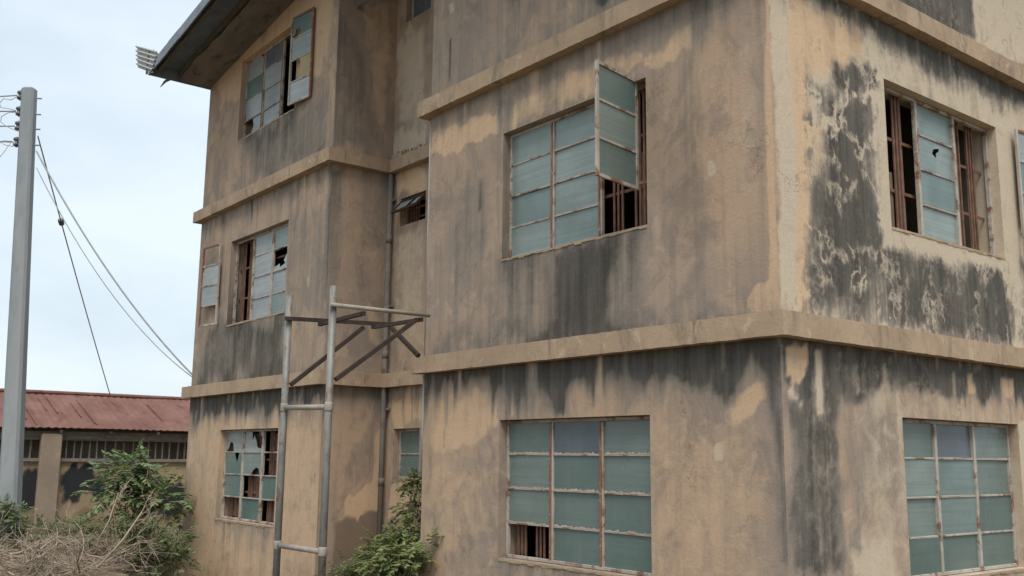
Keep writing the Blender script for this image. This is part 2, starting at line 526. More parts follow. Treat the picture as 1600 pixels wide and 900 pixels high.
def wall(origin, u, L, z0, z1, openings, stains=(), seed=0, base=None, step=0.045, drips=1.0, mat=None, deep=0.27, ledges=True, clamp=True, trim=(0.27, 0.27), parent=None, wallplane=None, fingers=True):
    o = np.array(origin, float)
    u = np.array(u, float)
    nrm = np.cross(u, (0, 0, 1))

    def lines(a, b, marks):
        g = list(np.linspace(a, b, max(2, int(round((b - a) / step)) + 1)))
        marks = [q for q in marks if a < q < b]
        g = [q for q in g if all(abs(q - k) > step * 0.45 for k in marks) or q in (a, b)]
        return np.array(sorted(g + marks))
    us = lines(0, L, [q for w in openings for q in w[:2]])
    zs = lines(z0, z1, [q for w in openings for q in w[2:4]])
    U, Zg = np.meshgrid(us, zs)
    nu, nz = len(us), len(zs)
    Pu = U.ravel()
    Pz = Zg.ravel()
    W = o[None, :] + Pu[:, None] * u[None, :]
    lim = np.array([roofz(x) for x in W[:, 0]]) if clamp else np.full(len(W), 1e9)
    Pz2 = np.minimum(Pz, lim)
    V = W.copy()
    V[:, 2] = Pz2
    inside = np.zeros((nz - 1, nu - 1), bool)
    uc = (us[1:] + us[:-1]) / 2
    zc = (zs[1:] + zs[:-1]) / 2
    for a, b, c, d in openings:
        inside |= ((zc[:, None] > c) & (zc[:, None] < d) & (uc[None, :] > a) & (uc[None, :] < b))
    F = []
    for j in range(nz - 1):
        for i in range(nu - 1):
            if inside[j, i]:
                continue
            q = (j * nu + i, j * nu + i + 1, (j + 1) * nu + i + 1, (j + 1) * nu + i)
            if Pz2[q[2]] - Pz2[q[1]] < 1e-6 and Pz2[q[3]] - Pz2[q[0]] < 1e-6:
                continue
            F.append(q)
    n0 = len(V)
    extra = []

    def add(p):
        extra.append(p)
        return n0 + len(extra) - 1

    def P3(a, z, dpt):
        return o + a * u + np.array([0, 0, z]) - nrm * dpt
    for a, b, c, d in openings:                # reveals, cut with a slight slope at the sill
        for q in (((a, c, 0), (a, d, 0), (a, d, deep), (a, c, deep)), ((b, c, 0), (b, c, deep), (b, d, deep), (b, d, 0)),
                  ((a, d, 0), (b, d, 0), (b, d, deep), (a, d, deep)), ((a, c, 0), (a, c, deep), (b, c, deep), (b, c, 0))):
            F.append(tuple(add(P3(*k)) for k in q))
    # inner face of the wall
    ui = sorted({trim[0], L - trim[1], *[q for w in openings for q in w[:2]]})
    zi = sorted({z0, z1 if not clamp else ZE - 0.05, *[q for w in openings for q in w[2:4]]})
    for i in range(len(ui) - 1):
        for j in range(len(zi) - 1):
            cu, cz = (ui[i] + ui[i + 1]) / 2, (zi[j] + zi[j + 1]) / 2
            if any(a < cu < b and c < cz < d for a, b, c, d in openings):
                continue
            F.append(tuple(add(P3(*k)) for k in ((ui[i], zi[j], deep), (ui[i], zi[j + 1], deep), (ui[i + 1], zi[j + 1], deep), (ui[i + 1], zi[j], deep))))
    VV = np.vstack([V, np.array(extra)]) if extra else V
    me = bpy.data.meshes.new('wall')
    me.from_pydata(VV.tolist(), [], F)
    me.materials.append(mat or M['plaster'])
    # stains and some painted under-ledge shade, in wall metres
    A = {k: np.zeros(len(VV)) for k in CH}
    Q = np.stack([(VV - o) @ u, VV[:, 2]], 1)
    for k, v in (base or {}).items():
        A[k] += v
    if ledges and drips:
        for zl, amt in ((ZB1, 1.12), (ZB2, 0.5)):  # mould under each ledge, darkened further to paint in contact shade
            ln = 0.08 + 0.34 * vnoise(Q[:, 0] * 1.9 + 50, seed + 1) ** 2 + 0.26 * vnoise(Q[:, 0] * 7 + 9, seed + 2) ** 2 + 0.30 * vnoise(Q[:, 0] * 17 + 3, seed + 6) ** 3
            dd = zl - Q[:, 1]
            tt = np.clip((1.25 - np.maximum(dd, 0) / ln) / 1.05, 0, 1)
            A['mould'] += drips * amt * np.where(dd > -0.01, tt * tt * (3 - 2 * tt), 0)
            rust = vnoise(Q[:, 0] * 9 + 70, seed + 8) ** 4                 # rusty runs that reach further down
            A['brown'] += drips * .9 * rust * np.where(dd > -0.01, np.exp(-np.maximum(dd, 0) / .9), 0)
            wash = vnoise(Q[:, 0] * 12 + 40, seed + 9) ** 5               # washed-out pale runs through the black
            cut = wash * np.where(dd > -0.01, np.exp(-np.maximum(dd, 0) / .6), 0)
            A['mould'] *= 1 - np.clip(1.6 * cut, 0, .95)
            A['pale'] += .7 * cut
        for zl, amt in ((ZB1 + LH, 0.42), (ZB2 + LH, 0.42)):       # splash dirt standing on each ledge
            dd = Q[:, 1] - zl
            ln = 0.05 + 0.22 * vnoise(Q[:, 0] * 3.1 + 20, seed + 3)
            A['mould'] += drips * amt * np.where(dd > -0.01, np.exp(-(np.maximum(dd, 0) / ln)), 0)
        for a, b, c, d in openings:                                # runs of dirt below each sill
            e = np.clip(np.minimum(Q[:, 0] - a + 0.1, b + 0.1 - Q[:, 0]) / 0.15, 0, 1)
            ln = 0.12 + 0.75 * vnoise(Q[:, 0] * 7 + 31, seed + 4) ** 2
            dd = c - Q[:, 1]
            A['mould'] += drips * 0.5 * e * np.where(dd > -0.001, np.exp(-(np.maximum(dd, 0) / ln) ** 1.4), 0)
    WARP = np.zeros_like(Q)
    for fq, am in ((1.7, 1.0), (4.3, .6), (11.0, .4), (22.0, .25)):
        an = 0.35 if fingers else 0.8
        nw = np.array([mnoise.noise_vector(Vector((a * fq, b * fq * an, seed * 3.7))) for a, b in Q])
        WARP += nw[:, :2] * am * (np.array([.6, 1.9]) if fingers else 1.0)
    for ch, st, soft, pts in stains:
        if wallplane:
            pts = [on(px, py, *wallplane) for px, py in pts]
            pts = [((p - o) @ u, p[2]) for p in pts]
        amp = 0.0 if (st < 0 and soft >= .05) else min(.13, soft * 1.3 + .008)
        s = sdf(Q + WARP * amp, pts)
        w = np.clip(0.5 - s / (2 * soft), 0, 1)
        w = w * w * (3 - 2 * w)
        if st < 0:
            A[ch] = A[ch] * (1 - w * (-st))
        else:
            A[ch] = A[ch] + st * w
    for k in CH:
        at_ = me.attributes.new(k, 'FLOAT', 'POINT')
        at_.data.foreach_set('value', np.clip(A[k], 0, 1.15).astype(np.float32))
    me.update()
    ob = bpy.data.objects.new('wall', me)
    COL.objects.link(ob)
    ob.parent = parent or house
    return ob


def op(origin_x, ax, bx, k):                   # window opening in wall coordinates, storey k
    return (ax - origin_x, bx - origin_x, SILLS[k][0], SILLS[k][1])


# stains of the front wall, near block (photo outline -> wall metres)
near = [
    ('warm', 0.95, .06, [(672, 205), (778, 163), (780, 200), (735, 222), (700, 238), (672, 240)]),
    ('warm', 0.95, .06, [(800, 168), (935, 112), (938, 150), (860, 178), (800, 198)]),
    ('warm', 0.85, .07, [(942, 112), (1085, 42), (1088, 78), (1050, 95), (1000, 105), (945, 150)]),
    ('mould', 0.42, .04, [(779, 160), (801, 158), (802, 205), (783, 212)]),
    ('mould', 0.30, .08, [(795, 195), (935, 148), (935, 166), (795, 208)]),
    ('mould', 0.42, .22, [(790, 405), (1010, 362), (1005, 480), (960, 520), (800, 540), (760, 470)]),
    ('mould', 0.50, .18, [(868, 392), (960, 376), (945, 500), (905, 545), (862, 548)]),
    ('mould', 0.48, .14, [(714, 290), (760, 275), (765, 400), (745, 480), (708, 480), (704, 380)]),
    ('brown', 0.42, .25, [(1030, 170), (1130, 130), (1140, 400), (1040, 420)]),
    ('pale', 0.30, .15, [(1140, 60), (1190, 40), (1200, 430), (1150, 430)]),
    ('mould', 0.5, .06, [(1083, 0), (1110, -10), (1102, 85), (1092, 98), (1085, 60)]),
    ('warm', 1.0, .02, [(1192, -200), (1198, -200), (1218, 482), (1203, 482), (1197, 300)]),
    ('warm', 1.05, .015, [(1166, 488), (1167, 468), (1178, 452), (1195, 443), (1217, 440), (1219, 488)]),
    ('mould', 0.35, .1, [(672, 552), (672, 525), (960, 496), (1160, 478), (1160, 497)]),
    ('pale', 0.9, .02, [(1104, 250), (1114, 248), (1116, 272), (1105, 276)]),
    ('pale', 0.9, .02, [(701, 8), (708, 6), (709, 24), (702, 25)]),
    ('mould', 0.9, .012, [(701.5, 60), (704.5, 60), (705.5, 132), (702, 132)]),
    ('mould', 0.7, .012, [(748, 280), (751, 280), (751, 330), (749, 330)]),
    ('mould', 0.25, .25, [(672, 150), (672, -400), (1200, -500), (1090, 0)]),
    ('mould', 0.7, .06, [(925, -30), (985, -30), (972, 2), (945, 16), (927, 12)]),
    ('mould', 1.0, .10, [(1170, 532), (1224, 526), (1233, 900), (1219, 900), (1211, 720), (1197, 640), (1178, 575)]),
    ('mould', 0.55, .10, [(1000, 545), (1222, 524), (1215, 566), (1060, 585), (1000, 580)]),
    ('mould', 0.75, .07, [(856, 562), (905, 556), (900, 600), (885, 650), (868, 652), (858, 600)]),
    ('warm', 0.42, .06, [(672, 612), (780, 600), (782, 655), (740, 690), (676, 705)]),
    ('warm', 0.75, .05, [(1130, 610), (1196, 600), (1205, 625), (1170, 645), (1135, 640)]),
    ('pale', 1.1, .015, [(1117, 686), (1128, 686), (1129, 704), (1124, 719), (1115, 712)]),
    ('pale', 0.9, .02, [(708, 686), (716, 684), (716, 700), (709, 702)]),
    ('warm', 0.44, .3, [(660, 640), (1205, 640), (1220, 1100), (650, 1100)]),
    ('brown', 0.35, .2, [(640, 930), (1240, 930), (1240, 1150), (640, 1150)]),
]
r_ = random.Random(3)
for i in range(34):                             # thin rusty runs below the middle ledge
    x = r_.uniform(675, 1200)
    y = 583 - (x - 668) * 0.112
    h = r_.uniform(30, 120)
    w = r_.uniform(1.2, 3.2)
    near.append((r_.choice(['brown', 'brown', 'mould', 'warm']), r_.uniform(.35, .7), .03, [(x - w, y), (x + w, y), (x + w * .5, y + h), (x - w * .5, y + h)]))
near_open = [op(XN, -3.40, -1.34, k) for k in range(3)]
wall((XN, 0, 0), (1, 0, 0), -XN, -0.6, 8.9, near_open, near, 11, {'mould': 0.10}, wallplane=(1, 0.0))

farst = [
    ('warm', 0.7, .2, [(335, 112), (520, -60), (526, 40), (505, 120), (345, 165)]),
    ('mould', 0.5, .14, [(382, 222), (495, 152), (520, 130), (520, 235), (392, 282)]),
    ('mould', 0.7, .15, [(325, 512), (446, 482), (446, 590), (305, 605)]),
    ('mould', 0.38, .15, [(450, 350), (515, 300), (514, 480), (452, 490)]),
    ('mould', 0.6, .05, [(512, 258), (522, 256), (516, 480), (508, 480)]),
    ('mould', 0.5, .08, [(298, 628), (440, 610), (515, 600), (515, 622), (440, 645), (300, 652)]),
    ('pale', 0.9, .02, [(384, 630), (388, 630), (391, 672), (379, 672)]),
    ('warm', 0.75, .12, [(336, 818), (432, 832), (440, 905), (300, 905)]),
    ('warm', 0.62, .3, [(290, 650), (520, 640), (520, 1000), (290, 1000)]),
    ('brown', 0.4, .2, [(285, 870), (520, 880), (520, 960), (285, 960)]),
    ('warm', 1.0, .03, [(437, 510), (446, 505), (446, 545), (438, 540)]),
    ('pale', 0.8, .02, [(478, 430), (484, 430), (484, 448), (479, 447)]),
]
for i in range(26):
    x = r_.uniform(300, 515)
    if r_.random() < .55:
        y, h = 350 - (x - 300) * 0.468, r_.uniform(15, 75)
    else:
        y, h = 622 - (x - 283) * 0.101, r_.uniform(10, 50)
    w = r_.uniform(0.8, 2.2)
    farst.append((r_.choice(['pale', 'warm', 'brown', 'mould']), r_.uniform(.4, .8), .04, [(x - w, y), (x + w, y), (x + w * .5, y + h), (x - w * .5, y + h)]))
far_open = [op(XL, -10.48, -8.43, k) for k in range(3)]
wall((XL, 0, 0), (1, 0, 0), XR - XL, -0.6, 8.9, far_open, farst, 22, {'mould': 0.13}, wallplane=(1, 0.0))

sidest = [
    ('mould', 0.5, .08, [(526, 10), (548, 40), (565, 90), (575, 150), (596, 232), (520, 230)]),
    ('warm', 0.6, .1, [(560, 0), (608, 0), (606, 225), (590, 200), (570, 100)]),
    ('mould', 0.55, .06, [(512, 262), (534, 266), (532, 420), (514, 500)]),
    ('brown', 0.3, .15, [(540, 300), (600, 300), (600, 560), (540, 540)]),
    ('warm', 0.75, .03, [(583, 690), (600, 640), (600, 800), (583, 760)]),
    ('warm', 1.1, .05, [(540, 775), (560, 758), (600, 752), (600, 800), (560, 802), (538, 806)]),
    ('brown', 1.1, .06, [(522, 808), (540, 800), (600, 802), (600, 960), (515, 960)]),
    ('mould', 0.35, .08, [(545, 690), (585, 650), (588, 740), (540, 745)]),
    ('warm', 0.5, .05, [(570, 470), (600, 500), (595, 545), (575, 530)]),
]
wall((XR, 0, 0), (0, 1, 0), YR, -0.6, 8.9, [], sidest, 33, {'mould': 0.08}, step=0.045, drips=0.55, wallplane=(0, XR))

OPR = [(-6.93, -6.30, 1.29, 1.95), (-6.93, -6.30, 4.72, 5.11), (-6.93, -6.30, 7.72, 8.12)]
recst = [
    ('pale', 1.1, .05, [(612, 215), (630, 205), (664, 190), (667, 238), (640, 246), (608, 258)]),
    ('pale', 0.7, .1, [(618, 60), (665, 40), (667, 190), (620, 205)]),
    ('mould', 0.4, .08, [(608, 205), (665, 160), (666, 195), (612, 228)]),
    ('warm', 0.7, .06, [(618, 275), (665, 258), (664, 300), (622, 310)]),
    ('warm', 0.75, .05, [(612, 612), (660, 602), (658, 662), (614, 668)]),
    ('brown', 0.7, .02, [(628, 605), (633, 605), (632, 665), (629, 665)]),
    ('brown', 0.7, .02, [(641, 605), (646, 605), (645, 665), (642, 665)]),
    ('warm', 1.1, .05, [(612, 748), (656, 752), (650, 800), (606, 800)]),
    ('pale', 0.5, .1, [(618, 360), (665, 350), (665, 540), (612, 545)]),
    ('brown', 0.5, .1, [(605, 800), (660, 800), (660, 960), (600, 960)]),
]
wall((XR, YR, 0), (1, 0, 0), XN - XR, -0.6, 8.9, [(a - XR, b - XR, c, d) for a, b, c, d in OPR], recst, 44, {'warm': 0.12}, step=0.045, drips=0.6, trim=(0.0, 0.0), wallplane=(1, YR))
wall((XN, YR, 0), (0, -1, 0), YR, -0.6, 8.9, [], [], 55, {'mould': 0.1})
wall((XL, DEP, 0), (0, -1, 0), DEP, -0.6, 8.9, [], [], 66, {'mould': 0.15}, step=0.12)
wall((0, DEP, 0), (-1, 0, 0), -XL, -0.6, 8.9, [], [], 77, {'mould': 0.15}, step=0.15)

rightst = [
    ('vein', 0.45, .1, [(1380, 380), (1600, 380), (1600, 560), (1380, 520)]),
    ('vein', 0.8, .1, [(1240, 60), (1400, 100), (1400, 380), (1300, 500), (1230, 480)]),
    ('pale', 0.75, .03, [(1202, -80), (1800, 230), (1800, 620), (1222, 488)]),
    ('warm', 0.9, .02, [(1236, -20), (1262, -12), (1263, 496), (1248, 494)]),
    ('warm', 0.55, .1, [(1262, 15), (1340, 42), (1348, 95), (1262, 125)]),
    ('warm', 0.4, .15, [(1262, 200), (1300, 200), (1290, 330), (1262, 380)]),
    ('mould', 0.9, .06, [(1300, 92), (1330, 98), (1374, 115), (1374, 144), (1330, 140), (1303, 126)]),
    ('mould', 0.85, .2, [(1300, 150), (1332, 146), (1374, 165), (1372, 192), (1356, 262), (1362, 330), (1392, 372), (1402, 497), (1256, 482), (1256, 400), (1272, 340), (1308, 250)]),
    ('mould', 0.55, .06, [(1255, 125), (1285, 132), (1290, 160), (1256, 150)]),
    ('mould', 0.6, .05, [(1254, 185), (1268, 180), (1270, 215), (1256, 212)]),
    ('mould', 1.0, .14, [(1390, 392), (1440, 396), (1500, 412), (1558, 422), (1580, 465), (1584, 538), (1400, 507)]),
    ('mould', 0.85, .16, [(1280, -10), (1350, 2), (1600, 132), (1800, 230), (1800, 275), (1605, 185), (1500, 135), (1420, 92), (1345, 60), (1290, 20)]),
    ('mould', 0.42, .25, [(1262, 120), (1385, 110), (1392, 380), (1262, 470)]),
    ('mould', 0.5, .05, [(1268, 60), (1285, 64), (1288, 84), (1270, 80)]),
    ('mould', 0.5, .05, [(1290, 215), (1304, 205), (1306, 240), (1294, 250)]),
    ('mould', 0.55, .04, [(1254, 240), (1262, 236), (1266, 262), (1256, 262)]),
    ('mould', 0.45, .06, [(1264, 290), (1284, 285), (1284, 330), (1266, 335)]),
    ('mould', 0.55, .06, [(1592, 410), (1640, 420), (1640, 540), (1590, 530)]),
    ('mould', -1.0, .05, [(1381, 112), (1575, 188), (1590, 420), (1380, 385)]),
    ('warm', -0.8, .05, [(1381, 112), (1575, 188), (1590, 420), (1380, 385)]),
    ('brown', 0.16, .05, [(1381, 112), (1575, 188), (1590, 420), (1380, 385)]),
    ('mould', 0.95, .03, [(1380, -120), (1518, -40), (1524, 62), (1480, 48), (1400, 0)]),
    ('pale', 0.9, .05, [(1520, -60), (1800, 60), (1800, 215), (1524, 66)]),
    ('pale', 0.32, .2, [(1330, 600), (1800, 660), (1800, 1100), (1340, 1100)]),
    ('mould', 1.0, .10, [(1226, 528), (1800, 606), (1800, 660), (1592, 630), (1400, 612), (1322, 640), (1312, 760), (1318, 910), (1236, 910)]),
    ('mould', -1.0, .012, [(1226, 534), (1262, 541), (1263, 570), (1252, 602), (1240, 606), (1228, 580)]),
    ('warm', 0.95, .012, [(1226, 534), (1262, 541), (1263, 570), (1252, 602), (1240, 606), (1228, 580)]),
    ('mould', -.9, .012, [(1230, 605), (1240, 602), (1255, 640), (1250, 645), (1244, 625), (1233, 620)]),
    ('pale', 0.9, .012, [(1230, 605), (1240, 602), (1255, 640), (1250, 645), (1244, 625), (1233, 620)]),
    ('mould', -.8, .015, [(1227, 640), (1233, 630), (1236, 720), (1229, 720)]),
    ('mould', -.9, .02, [(1271, 545), (1284, 548), (1288, 650), (1276, 650)]),
    ('pale', .8, .02, [(1271, 545), (1284, 548), (1288, 650), (1276, 650)]),
    ('mould', -.9, .012, [(1333, 565), (1338, 566), (1341, 615), (1336, 615)]),
    ('mould', -.9, .012, [(1379, 572), (1384, 573), (1392, 660), (1384, 660)]),
    ('mould', -.9, .012, [(1486, 580), (1490, 580), (1500, 650), (1493, 650)]),
    ('mould', -.9, .015, [(1508, 582), (1518, 584), (1524, 650), (1513, 650)]),
    ('warm', .8, .015, [(1508, 582), (1518, 584), (1522, 615), (1513, 615)]),
    ('mould', -.9, .02, [(1562, 588), (1584, 590), (1586, 660), (1570, 660)]),
    ('warm', .7, .02, [(1562, 588), (1584, 590), (1584, 620), (1570, 620)]),
    ('warm', 1.0, .012, [(1455, 602), (1462, 600), (1467, 610), (1460, 617)]),
    ('mould', -.9, .05, [(1404, 640), (1590, 646), (1605, 900), (1408, 905)]),
    ('pale', .8, .05, [(1588, 660), (1700, 670), (1700, 900), (1602, 890)]),
    ('mould', .5, .06, [(1335, 700), (1355, 700), (1352, 860), (1335, 860)]),
    ('pale', .55, .12, [(1340, 850), (1385, 840), (1400, 930), (1340, 930)]),
    ('warm', .6, .06, [(1240, 860), (1250, 760), (1256, 900), (1245, 930)]),
    ('mould', .9, .01, [(1327, 396), (1334, 397), (1333, 402), (1328, 401)]),
]
right_open = [(1.63, 3.69, *SILLS[k]) for k in range(3)]
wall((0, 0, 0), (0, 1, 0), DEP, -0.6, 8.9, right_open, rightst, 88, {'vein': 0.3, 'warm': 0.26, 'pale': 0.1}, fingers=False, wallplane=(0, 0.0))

# floors and inner walls, so that every opening looks into a dark room
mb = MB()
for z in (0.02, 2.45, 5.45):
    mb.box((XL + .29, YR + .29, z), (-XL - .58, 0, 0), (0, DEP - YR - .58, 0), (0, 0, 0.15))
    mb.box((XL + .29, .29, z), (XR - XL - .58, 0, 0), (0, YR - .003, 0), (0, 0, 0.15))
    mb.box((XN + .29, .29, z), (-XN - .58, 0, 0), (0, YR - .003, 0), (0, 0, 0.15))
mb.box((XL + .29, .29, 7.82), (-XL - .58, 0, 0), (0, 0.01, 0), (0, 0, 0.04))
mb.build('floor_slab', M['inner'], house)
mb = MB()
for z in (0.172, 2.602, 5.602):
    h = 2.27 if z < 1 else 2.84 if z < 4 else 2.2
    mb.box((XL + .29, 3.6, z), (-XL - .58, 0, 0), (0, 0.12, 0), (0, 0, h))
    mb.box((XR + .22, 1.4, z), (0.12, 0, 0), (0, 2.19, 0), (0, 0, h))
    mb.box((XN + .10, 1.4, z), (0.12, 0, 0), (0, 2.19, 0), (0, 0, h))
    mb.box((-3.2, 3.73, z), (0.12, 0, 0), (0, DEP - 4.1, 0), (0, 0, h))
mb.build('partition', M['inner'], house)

# string ledges: a plaster band that follows every wall of the front
PATH = [(0.0, DEP), (0.0, 0.0), (XN, 0.0), (XN, YR), (XR, YR), (XR, 0.0), (XL, 0.0), (XL, DEP)]


def offset_path(path, d):                      # outward is on the left when walking from the right wall to the left wall
    out = []
    n = len(path)
    for i, p in enumerate(path):
        ns = []
        for a, b in ((i - 1, i), (i, i + 1)):
            if 0 <= a and b < n:
                e = np.array(path[b]) - np.array(path[a])
                e = e / np.linalg.norm(e)
                ns.append(np.array([-e[1], e[0]]) * -1)
        q = np.array(p, float)
        if len(ns) == 1:
            q = q + d * ns[0]
        else:
            q = q + d * (ns[0] + ns[1])
        out.append(q)
    return out


def ledge(z):
    mb = MB()
    # right wall runs towards -y: its outward side is +x
    outer = []
    pts = [np.array(p, float) for p in PATH]
    offs = [(LP, 0), (LP, -LP), (-LP, -LP), (-LP, YR - YR - LP), (LP, -LP), (LP, -LP), (-LP, -LP), (-LP, 0)]
    outer = [p + np.array(q) for p, q in zip(pts, offs)]
    for i in range(len(pts) - 1):
        a, b, A_, B_ = pts[i], pts[i + 1], outer[i], outer[i + 1]
        n = max(1, int(np.linalg.norm(B_ - A_) / 0.06))
        w = []
        for k in range(n + 1):
            t = k / n
            ia, oa = a + (b - a) * t, A_ + (B_ - A_) * t
            j = 0.0 if k in (0, n) else 0.0028
            w.append((ia, oa, z + random.uniform(-j, j), z + LH + random.uniform(-j, j)))
        for k in range(n):
            i0, o0, b0, t0 = w[k]
            i1, o1, b1, t1 = w[k + 1]
            mb.face([(*o0, b0), (*o0, t0), (*o1, t1), (*o1, b1)])
            mb.face([(*o0, t0), (*i0, t0 + .012), (*i1, t1 + .012), (*o1, t1)])
            mb.face([(*i0, b0), (*o0, b0), (*o1, b1), (*i1, b1)])
    return mb.build('string_ledge', M['ledge'], house)


ledge(ZB1)
ledge(ZB2)

# chunks of broken plaster on the recess ledge
mb = MB()
for (px, py, s_) in ((617, 246, .09), (624, 240, .07), (632, 240, .1), (641, 234, .08), (650, 230, .06), (661, 222, .05), (655, 227, .07)):
    p = on(px, py, 1, YR - 0.06)
    for k in range(2):
        mb = MB()
        c = p + np.array([random.uniform(-.04, .04), 0, 0])
        c[2] = ZB2 + LH + 0.012
        ang = random.uniform(0, 3)
        ax = np.array([math.cos(ang), math.sin(ang) * .5, random.uniform(-.2, .5)]) * s_
        mb.box(c, ax, np.array([-ax[1] * .5, .035, 0.0]), np.array([0, .0, s_ * random.uniform(.5, 1.0)]))
        mb.build('plaster_rubble', M['putty'], house)

# ------------------------------------------------------------------ windows


class Frame:
    """window frame of reference: u to the viewer's right, n out of the wall, z up"""

    def __init__(s, plane, pos):
        if plane == 'x':
            s.u, s.n, s.o = np.array([1., 0, 0]), np.array([0, -1., 0]), np.array([0, pos, 0.])
        else:
            s.u, s.n, s.o = np.array([0, 1., 0]), np.array([1., 0, 0]), np.array([pos, 0, 0.])

    def p(s, a, z, d=0.0):
        return s.o + s.u * a + s.n * d + np.array([0, 0, z])

    def box(s, mb, a0, a1, z0, z1, d0, d1, mi=0):
        mb.box(s.p(a0, z0, d0), s.u * (a1 - a0), s.n * (d1 - d0), (0, 0, z1 - z0), mi)


def jag(a0, a1, z0, z1, kind, rnd):
    """outline of what is left of a pane"""
    w, h = a1 - a0, z1 - z0
    P = lambda x, y: (a0 + x * w, z0 + y * h)
    if kind == 'g':
        return [[P(0, 0), P(1, 0), P(1, 1), P(0, 1)]]
    if kind == 'hole_right':                   # bite out of the upper right
        return [[P(0, 0), P(1, 0), P(1, .12), P(.72, .2), P(.62, .55), P(.5, .75), P(.42, .5), P(.38, .95), P(.3, 1), P(0, 1)], [P(.55, 1), P(1, 1), P(1, .55), P(.8, .9)]]
    if kind == 'notch_top':
        return [[P(0, 0), P(1, 0), P(1, 1), P(.82, 1), P(.7, .55), P(.62, .72), P(.55, 1), P(0, 1)]]
    if kind == 'notch_bottom':
        return [[P(0, 0), P(.42, 0), P(.55, .22), P(.7, .34), P(.86, .26), P(.9, 0), P(1, 0), P(1, 1), P(0, 1)]]
    if kind == 'low_left':
        return [[P(0, .1), P(.12, .12), P(.2, .45), P(.36, .42), P(.45, 0), P(1, 0), P(1, 1), P(0, 1)]]
    if kind == 'big_left':                     # left half gone
        return [[P(.45, 0), P(1, 0), P(1, 1), P(.42, 1), P(.5, .6), P(.38, .3)]]
    if kind == 'bite_left':                    # ragged hole running in from the left edge
        return [[P(0, 0), P(1, 0), P(1, .92), P(.72, .82), P(.5, .42), P(.58, .25), P(.32, .12), P(.3, .3), P(0, .2)], [P(0, .95), P(.3, .98), P(1, 1), P(0, 1)]]
    if kind == 'chip':
        return [[P(0, 0), P(1, 0), P(1, .7), P(.82, .88), P(.7, 1), P(0, 1)]]
    if kind == 'star':                         # small hole in the middle
        return [[P(0, 0), P(.5, 0), P(.52, .5), P(.40, .6), P(.44, .75), P(.52, .8), P(.5, 1), P(0, 1)],
                [P(.5, 0), P(1, 0), P(1, 1), P(.5, 1), P(.52, .8), P(.62, .84), P(.6, .74), P(.52, .66), P(.52, .5)]]
    if kind == 'shard':
        return [[P(0, 0), P(.28, 0), P(.2, .35), P(0, .5)]]
    return []


GL = {'a': 'glass', 't': 'teal', 'b': 'blue', 'w': 'white', 'n': 'green', 's': 'straw'}
GKEYS = list('atbwns')


